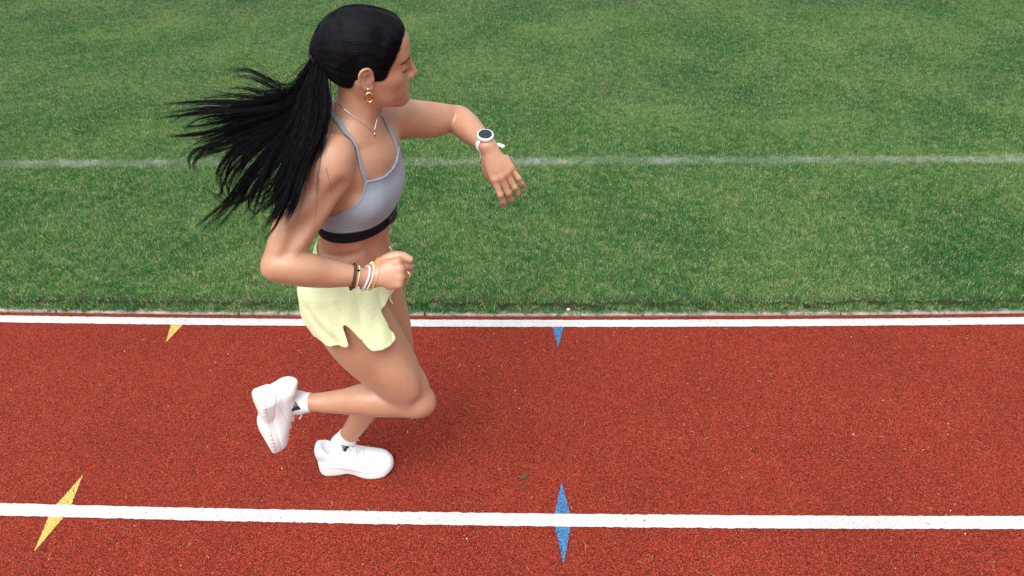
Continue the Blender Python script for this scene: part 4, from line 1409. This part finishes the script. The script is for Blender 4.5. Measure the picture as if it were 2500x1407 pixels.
LOCKS = [
    [(-0.528, 1.740, 1.552), (-0.562, 1.735, 1.517), (-0.592, 1.730, 1.468), (-0.642, 1.730, 1.446), (-0.738, 1.730, 1.432), (-0.816, 1.720, 1.435), (-0.896, 1.710, 1.431), (-0.950, 1.700, 1.428)],
    [(-0.528, 1.740, 1.552), (-0.563, 1.730, 1.519), (-0.599, 1.720, 1.469), (-0.664, 1.710, 1.459), (-0.730, 1.700, 1.465), (-0.788, 1.690, 1.462)],
    [(-0.528, 1.740, 1.552), (-0.564, 1.720, 1.510), (-0.618, 1.700, 1.446), (-0.713, 1.680, 1.424), (-0.808, 1.670, 1.399), (-0.887, 1.660, 1.393), (-0.907, 1.660, 1.396)],
    [(-0.528, 1.740, 1.552), (-0.564, 1.720, 1.510), (-0.615, 1.690, 1.450), (-0.706, 1.670, 1.439), (-0.795, 1.660, 1.434), (-0.854, 1.650, 1.423), (-0.892, 1.650, 1.397)],
    [(-0.528, 1.740, 1.552), (-0.562, 1.720, 1.505), (-0.618, 1.690, 1.435), (-0.711, 1.660, 1.406), (-0.795, 1.650, 1.380), (-0.845, 1.640, 1.354), (-0.864, 1.640, 1.325)],
    [(-0.528, 1.740, 1.552), (-0.562, 1.720, 1.505), (-0.614, 1.680, 1.439), (-0.699, 1.650, 1.400), (-0.778, 1.630, 1.378), (-0.828, 1.620, 1.367), (-0.854, 1.620, 1.342), (-0.852, 1.620, 1.318)],
    [(-0.528, 1.740, 1.552), (-0.555, 1.710, 1.498), (-0.603, 1.680, 1.418), (-0.679, 1.640, 1.388), (-0.741, 1.610, 1.360), (-0.787, 1.600, 1.311), (-0.801, 1.600, 1.266), (-0.794, 1.600, 1.237)],
    [(-0.528, 1.740, 1.552), (-0.555, 1.710, 1.498), (-0.600, 1.670, 1.422), (-0.668, 1.620, 1.387), (-0.738, 1.600, 1.338), (-0.783, 1.590, 1.288), (-0.805, 1.590, 1.242), (-0.830, 1.590, 1.266)],
    [(-0.528, 1.740, 1.552), (-0.555, 1.710, 1.498), (-0.593, 1.660, 1.416), (-0.647, 1.610, 1.375), (-0.705, 1.580, 1.320), (-0.764, 1.570, 1.253), (-0.845, 1.560, 1.186)],
    [(-0.528, 1.740, 1.552), (-0.547, 1.700, 1.497), (-0.582, 1.650, 1.409), (-0.622, 1.600, 1.364), (-0.672, 1.570, 1.320), (-0.706, 1.560, 1.281), (-0.718, 1.560, 1.247), (-0.700, 1.560, 1.238)],
    [(-0.528, 1.740, 1.552), (-0.547, 1.700, 1.497), (-0.578, 1.640, 1.414), (-0.620, 1.590, 1.358), (-0.667, 1.560, 1.309), (-0.696, 1.550, 1.275), (-0.745, 1.550, 1.262), (-0.766, 1.550, 1.287)],
    [(-0.528, 1.740, 1.552), (-0.541, 1.690, 1.495), (-0.566, 1.630, 1.413), (-0.595, 1.570, 1.357), (-0.626, 1.540, 1.308), (-0.653, 1.530, 1.286), (-0.684, 1.530, 1.258)],
    [(-0.528, 1.740, 1.552), (-0.534, 1.680, 1.494), (-0.544, 1.610, 1.421), (-0.568, 1.550, 1.366), (-0.599, 1.520, 1.308), (-0.625, 1.500, 1.259), (-0.636, 1.490, 1.248)],
    [(-0.528, 1.740, 1.552), (-0.534, 1.680, 1.494), (-0.536, 1.600, 1.426), (-0.558, 1.540, 1.371), (-0.584, 1.505, 1.316), (-0.611, 1.480, 1.276), (-0.628, 1.465, 1.251)],
    [(-0.528, 1.740, 1.552), (-0.525, 1.690, 1.500), (-0.521, 1.650, 1.455), (-0.532, 1.575, 1.406), (-0.557, 1.540, 1.371), (-0.570, 1.495, 1.321), (-0.587, 1.475, 1.284), (-0.602, 1.460, 1.265)],
    [(-0.528, 1.740, 1.552), (-0.525, 1.690, 1.500), (-0.523, 1.640, 1.449), (-0.537, 1.570, 1.403), (-0.557, 1.530, 1.361), (-0.579, 1.490, 1.318), (-0.607, 1.460, 1.271), (-0.644, 1.450, 1.227)],
    [(-0.528, 1.740, 1.552), (-0.563, 1.720, 1.515), (-0.600, 1.700, 1.484), (-0.627, 1.690, 1.488), (-0.652, 1.690, 1.507), (-0.682, 1.690, 1.529), (-0.709, 1.690, 1.537), (-0.754, 1.690, 1.536)],
    [(-0.528, 1.740, 1.552), (-0.563, 1.720, 1.515), (-0.599, 1.700, 1.478), (-0.619, 1.690, 1.478), (-0.644, 1.690, 1.499), (-0.665, 1.690, 1.515)],
    [(-0.528, 1.740, 1.552), (-0.555, 1.710, 1.498), (-0.590, 1.650, 1.420), (-0.642, 1.580, 1.358), (-0.664, 1.550, 1.308), (-0.702, 1.540, 1.236), (-0.730, 1.530, 1.213)],
    [(-0.528, 1.740, 1.552), (-0.541, 1.690, 1.495), (-0.562, 1.620, 1.417), (-0.601, 1.550, 1.351), (-0.638, 1.530, 1.297), (-0.653, 1.520, 1.247), (-0.663, 1.515, 1.222)],
]
# (strands, spread at root / middle / tip) per lock
LOCK_N = [90, 60, 100, 64, 100, 70, 105, 76, 115, 90, 64, 115, 170, 220, 220, 190, 36, 20, 84, 115]
all_c, all_r = [], []
for lk, nL in zip(LOCKS, LOCK_N):
    g = catmull(lk, 6)
    # resample by length
    L = np.concatenate([[0], np.cumsum(np.linalg.norm(np.diff(g, axis=0), axis=1))])
    n = 30
    u = np.linspace(0, L[-1], n)
    g = np.stack([np.interp(u, L, g[:, k]) for k in range(3)], 1)
    t = np.linspace(0, 1, n)
    fly = nL < 60
    spread = np.interp(t, [0, .12, .35, .7, 1], [.0048, .0078, .0092, .0070, .0045] if not fly else [.006, .010, .006, .0030, .0020])
    n_sub = 3 if fly else max(5, nL // 14)
    for sc in range(n_sub):
        # a wisp: its own path, strands that close up to a point
        o0 = rgh.normal(0, 1, 3); o0 /= max(1, np.linalg.norm(o0) / 1.4)
        bend = rgh.normal(0, .013, 3)[None] * (t[:, None] ** 2.0)
        wig = np.sin(t * rgh.uniform(3, 6) + rgh.random() * 6.28)[:, None] * rgh.normal(0, .0045, 3)[None] * t[:, None]
        endt = np.clip(rgh.normal(.90, .13), .5, 1.0)
        for s in range(max(6, int(nL * 1.25 / n_sub))):
            tq = t * np.clip(endt + rgh.normal(0, .035), .4, 1.02)
            c = np.stack([np.interp(tq, t, g[:, k]) for k in range(3)], 1)
            o1 = rgh.normal(0, 1, 3)
            w1 = np.interp(t, [0, .3, .7, 1], [.0035, .0046, .0030, .0007])
            stray = rgh.random() < .035
            ex_ = rgh.normal(0, .030 if stray else .002, 3)[None] * (t[:, None] ** 2.2)
            all_c.append(c + o0[None] * spread[:, None] + bend + wig + o1[None] * w1[:, None] + ex_)
            r0 = rgh.uniform(.00040, .00085) * (.7 if stray else 1)
            all_r.append(r0 * np.interp(t, [0, .1, .8, 1], [1.2, 1.2, .9, .2]))
# single flyaway hairs: long, thin, hooked at the end
for k in range(260):
    lk = LOCKS[rgh.integers(len(LOCKS))]
    g = catmull(lk, 6)
    L = np.concatenate([[0], np.cumsum(np.linalg.norm(np.diff(g, axis=0), axis=1))])
    t = np.linspace(0, 1, 30)
    u = np.linspace(0, L[-1], 30) * rgh.uniform(.75, 1.0)
    c = np.stack([np.interp(u, L, g[:, j]) for j in range(3)], 1)
    dv = np.gradient(c, axis=0)
    sw = rgh.normal(0, .026, 3)
    hook = rgh.normal(0, .030, 3) * np.array([1, .5, 1])
    tt_ = np.clip((t - .6) / .4, 0, 1)[:, None]
    c = c + rgh.normal(0, .010, 3)[None] * np.minimum(1, t * 4)[:, None] + sw[None] * t[:, None] ** 1.6 + hook[None] * tt_ ** 2
    all_c.append(c); all_r.append(rgh.uniform(.00030, .00055) * np.interp(t, [0, .7, 1], [1, 1, .3]))
v, q = strands(np.array(all_c), np.array(all_r))
mesh_obj('ponytail', v, q, 'hair', hair, True, 'long ponytail blown out behind')
# elastic round the ponytail
td = unit(V(-.528, 1.740, 1.552) - V(-.563, 1.730, 1.519)) * -1
r_, _ = ring_on(lambda P: np.linalg.norm(P - TIE - np.outer((P - TIE) @ td, td), axis=1) - .0175, TIE + td * .008, td, V(0, 1, 0), 32, 0, .05)
v, f = tube(r_, .0078, 10, True); mesh_obj('hair_tie', v, f, 'black_elastic', person, True, 'black elastic hair tie')

# ---- face details
head_f = field(head_blend)
def face_strip(name, pts, w, m, off=.0003, th=.0006):
    c = np.array([hd(*q) for q in catmull(pts, 5)])
    c = onto(head_f, c, off, 8)
    v, f = ribbon(c, grad(head_f, c), np.interp(np.linspace(0, 1, len(c)), np.linspace(0, 1, len(w)), w), th)
    mesh_obj(name, v, f, m, person)
for sg in (-1, 1):
    face_strip('eyebrow', [(.092, sg * .011, .0275), (.089, sg * .022, .0310), (.081, sg * .036, .0335), (.069, sg * .048, .0290)], [.0066, .0088, .0074, .0026], 'brow')
    face_strip('eyelashes', [(.087, sg * .019, .0035), (.0895, sg * .028, .0015), (.0870, sg * .038, .0020), (.0780, sg * .047, .0055)], [.0014, .0028, .0036, .0030], 'lash', .0010, .0012)

# ---- jewellery, watch, nails
earc = hd(-.003, -.079, -.0345)
a = np.linspace(0, 2 * np.pi, 41)[:-1]
hoop = np.array([earc + HEAD_M @ V(.0105 * np.sin(q) * .85, -.004 + .002 * np.cos(q), -.0105 + .0115 * np.cos(q)) for q in a])
v, f = tube(hoop, .0029, 10, True); mesh_obj('earring', v, f, 'gold', person, True, 'gold hoop earring')
v, f = ball(hd(-.006, -.0815, -.0235), .0034); mesh_obj('earring', v, f, 'silver', person, True, 'pearl ear stud')
nk = [(-.522, 1.754, 1.437), (-.508, 1.737, 1.432), (-.491, 1.723, 1.424), (-.462, 1.716, 1.400), (-.437, 1.723, 1.372), (-.431, 1.730, 1.360), (-.429, 1.742, 1.366), (-.428, 1.755, 1.385), (-.435, 1.79, 1.405), (-.455, 1.815, 1.415), (-.48, 1.825, 1.428), (-.505, 1.81, 1.437), (-.522, 1.785, 1.440)]
nc = np.vstack([catmull(nk, 8), [nk[0]]])
nc = onto(trunk_f, nc, .0010, 6)
for _ in range(3):
    nc[1:-1] = nc[1:-1] * .5 + (nc[:-2] + nc[2:]) * .25
v, f = tube(nc, .0011, 6); neck = mesh_obj('necklace', v, f, 'silver', person, True, 'fine silver necklace')
pp = onto(trunk_f, np.array([(-.429, 1.731, 1.352)]), .003, 6)[0]
v, f = ball(pp, (.0034, .0034, .0048)); mesh_obj('pendant', v, f, 'silver', neck)

arm_rf = field(arm_r); arm_lf = field(arm_l)
fore = field(Blend([(Blend(RF), 0)] + [(Blend(rh_items), .012)]))
def bracelet(t, tilt, r, m, name, label, beads=False, sag=.0, flat=1.):
    c = lerp(ER, WR, t)
    axis = unit(rf_d + V(*tilt))
    ring, d = ring_on(fore, c, axis, rf_ref, 56, r * .8, .07)
    ring = ring + V(0, 0, -1) * sag * np.clip(-(d[:, 2]), 0, 1)[:, None] ** 2
    if not beads:
        v, f = tube(ring, r, 8, True, flat)
        return mesh_obj(name, v, f, m, person, True, label)
    L = np.concatenate([[0], np.cumsum(np.linalg.norm(np.diff(np.vstack([ring, ring[:1]]), axis=0), axis=1))])
    nb = int(L[-1] / (r * 2.02)); u = np.arange(nb) * L[-1] / nb
    rc = np.vstack([ring, ring[:1]])
    mb = MB()
    for q in u:
        mb.add(*ball([np.interp(q, L, rc[:, k]) for k in range(3)], r, None, 8, 5))
    return mb.build(name, m, person, True, label)
bracelet(.830, (0, 0, 0), .0036, 'brown', 'bracelet', 'dark brown elastic worn on the forearm', sag=.006)
bb = bracelet(.882, (.0, 0, .0), .0019, 'cream', 'bracelet', 'thin cream bead bracelet', True)
for u_ in (1, -1):
    c = lerp(ER, WR, .884) + rf_ref * u_ * .0275 + V(0, -.012, 0)
    c = onto(fore, c[None], .0015)[0]
    v, f = ball(c, (.0042, .003, .003)); mesh_obj('bracelet_bead', v, f, 'belt', bb)
bracelet(.975, (.0, .10, -.22), .0034, 'lilac', 'bracelet', 'pale lilac cord bracelet', sag=.010)
bracelet(1.015, (.0, .10, -.24), .0026, 'cream', 'bracelet', 'cream and gold bead bracelet', True, sag=.006)
bracelet(1.065, (.0, .10, -.24), .0015, 'gold', 'bracelet', 'fine gold chain bracelet', True, sag=.006)
# ring on the fist
tp = rh_tips
f3 = rh_m(.085, -.0135, -.003)
cu = np.radians(80)
hd_ = unit(V(.965, .05, .22)); hn_ = unit(V(.10, -.84, .52) - hd_ * np.dot(V(.10, -.84, .52), hd_))
pd = hd_ * np.cos(cu) - hn_ * np.sin(cu)
rc_, _ = ring_on(fore, f3 + pd * .017, pd, hd_, 28, .0006, .02)
rc0 = f3 + pd * .017
e1_ = hd_ * np.sin(cu) + hn_ * np.cos(cu); e2_ = np.cross(pd, e1_)
rr_ = np.array([rc0 + (e1_ * np.cos(q) + e2_ * np.sin(q)) * .0108 for q in np.linspace(0, 2 * np.pi, 29)[:-1]])
v, f = tube(rr_, .0017, 8, True); mesh_obj('ring', v, f, 'gold', person, True, 'gold ring on the closed hand')
# nails
for k, (p_, dv, nv, ft, r) in enumerate(lh_tips):
    v, f = ball(p_ - dv * .0005 + nv * r * .55, (.0098, r * .95, r * .65), np.array([dv, ft, nv]), 12, 8)
    mesh_obj('fingernail', v, f, 'nail', person)
# watch
WC = WL - lf_d * .020
wring, wd = ring_on(arm_lf, WC, lf_d, lf_ref, 56, .0008, .06)
wu = unit(lf_ref + V(.08, -.30, 0)); 
top_i = np.argmax(wd @ lf_ref)
watch = bpy.data.objects.new('watch', None); COL.objects.link(watch); attach(watch, person); watch['label'] = 'white sports watch with round dark dial'
g = wd
v, f = tube(wring, .0095, 12, True, flat=.20, ref=g)
mesh_obj('watch_band', v, f, 'white', watch)
wc = wring[top_i] + wu * .003
wx = unit(lf_d - wu * np.dot(lf_d, wu)); wy = np.cross(wu, wx)
def disc(c, r0, prof, n=40):
    v, f = [], []
    for rr, hh in prof:
        for k in range(n):
            a_ = 2 * np.pi * k / n
            v.append(c + wx * r0 * rr * np.cos(a_) + wy * r0 * rr * np.sin(a_) + wu * hh)
    for i in range(len(prof) - 1):
        for k in range(n):
            l = (k + 1) % n
            f.append((i * n + k, i * n + l, (i + 1) * n + l, (i + 1) * n + k))
    f.append(tuple((len(prof) - 1) * n + k for k in range(n))); f.append(tuple(range(n))[::-1])
    return v, f
v, f = disc(wc, .0235, [(.86, -.005), (.98, -.002), (1., .003), (1., .006), (.95, .0078), (.82, .0080)])
mesh_obj('watch_case', v, f, 'white', watch)
v, f = disc(wc + wu * .0082, .0192, [(1., 0), (1., .0006), (.97, .0009)])
mesh_obj('watch_face', v, f, 'glass', watch)
for a_ in (.9, 2.2, 3.6):
    v, f = ball(wc + wx * .0220 * np.cos(a_) + wy * .0220 * np.sin(a_) + wu * .003, (.0028, .0022, .0018)); mesh_obj('watch_button', v, f, 'white', watch)
# loose end of the strap
sidep = wring[np.argmax(wd @ unit(V(.9, .2, -.25)))]
tl = catmull([sidep, sidep + V(.008, -.004, .002), sidep + V(.020, -.012, .003), sidep + V(.027, -.017, .001)], 4)
v, f = tube(tl, .0062, 10, False, flat=.45, ref=V(0, -.3, 1)); mesh_obj('strap_end', v, f, 'white', watch)
# ----------------------------------------------------------------- litter on the track
rgl = np.random.default_rng(31)
mb_s, mb_p, mb_g = MB(), MB(), MB()
for k in range(300):
    x, y = rgl.uniform(-2.6, 2.3), rgl.uniform(1.2, Y_EDGE - .02)
    L = rgl.uniform(.008, .030); a = rgl.random() * 6.28; b = rgl.normal(0, .5)
    t = np.linspace(0, 1, 6)
    ang = a + b * t
    p = np.stack([x + np.cumsum(np.cos(ang)) * L / 6, y + np.cumsum(np.sin(ang)) * L / 6, .0045 + .003 * np.sin(t * 3.1) * rgl.random()], 1)
    (mb_s if rgl.random() < .8 else mb_g).add(*tube(p, np.array([.3, .8, 1, 1, .8, .3]) * rgl.uniform(.0004, .0009), 4))
for k in range(90):
    x, y = rgl.uniform(-2.6, 2.3), rgl.uniform(1.2, Y_EDGE - .02)
    mb_p.add(*ball((x, y, .004), rgl.uniform(.0012, .0026) * np.array([1, 1, .6]) * rgl.uniform(.7, 1.2, 3), None, 6, 4))
tag(mb_s.build('grass_clippings', 'straw'), 'dry straw-coloured clippings scattered over the red track', 'clippings', kind='stuff')
tag(mb_g.build('green_clippings', 'green_bit'), 'few green grass clippings scattered over the red track', 'clippings', kind='stuff')
tag(mb_p.build('white_specks', 'petal'), 'tiny white specks scattered over the red track', 'specks', kind='stuff')
v, f = ball((.118, yc(.118, Y_KERB - .030), .0175), (.0105, .008, .0075), None, 12, 8)
v = v + rgl.normal(0, .0006, v.shape)
tag(mesh_obj('pebble', v, f, 'pebble'), 'pale pebble lying on the concrete edging against the grass', 'pebble')
def tuft(x, y, n, s, label, seed):
    rg = np.random.default_rng(seed); mb = MB()
    for k in range(n):
        a = rg.random() * 6.28; L = rg.uniform(.4, 1) * s
        t = np.linspace(-.5, .5, 5)
        p = np.stack([x + rg.normal(0, s * .22) + np.cos(a) * L * t, y + rg.normal(0, s * .15) + np.sin(a) * L * t, .004 + rg.random() * .006 + .004 * np.cos(t * 3)], 1)
        mb.add(*tube(p, .0009, 4))
    return tag(mb.build('dry_tuft', 'green_bit'), label, 'grass tuft')
tuft(-.07, 1.760, 26, .026, 'small dull green tuft of grass lying on the track right of the planted shoe', 1)
tuft(-.072, 1.715, 8, .014, 'tiny wisp of grass lying just below the dull green tuft', 2)
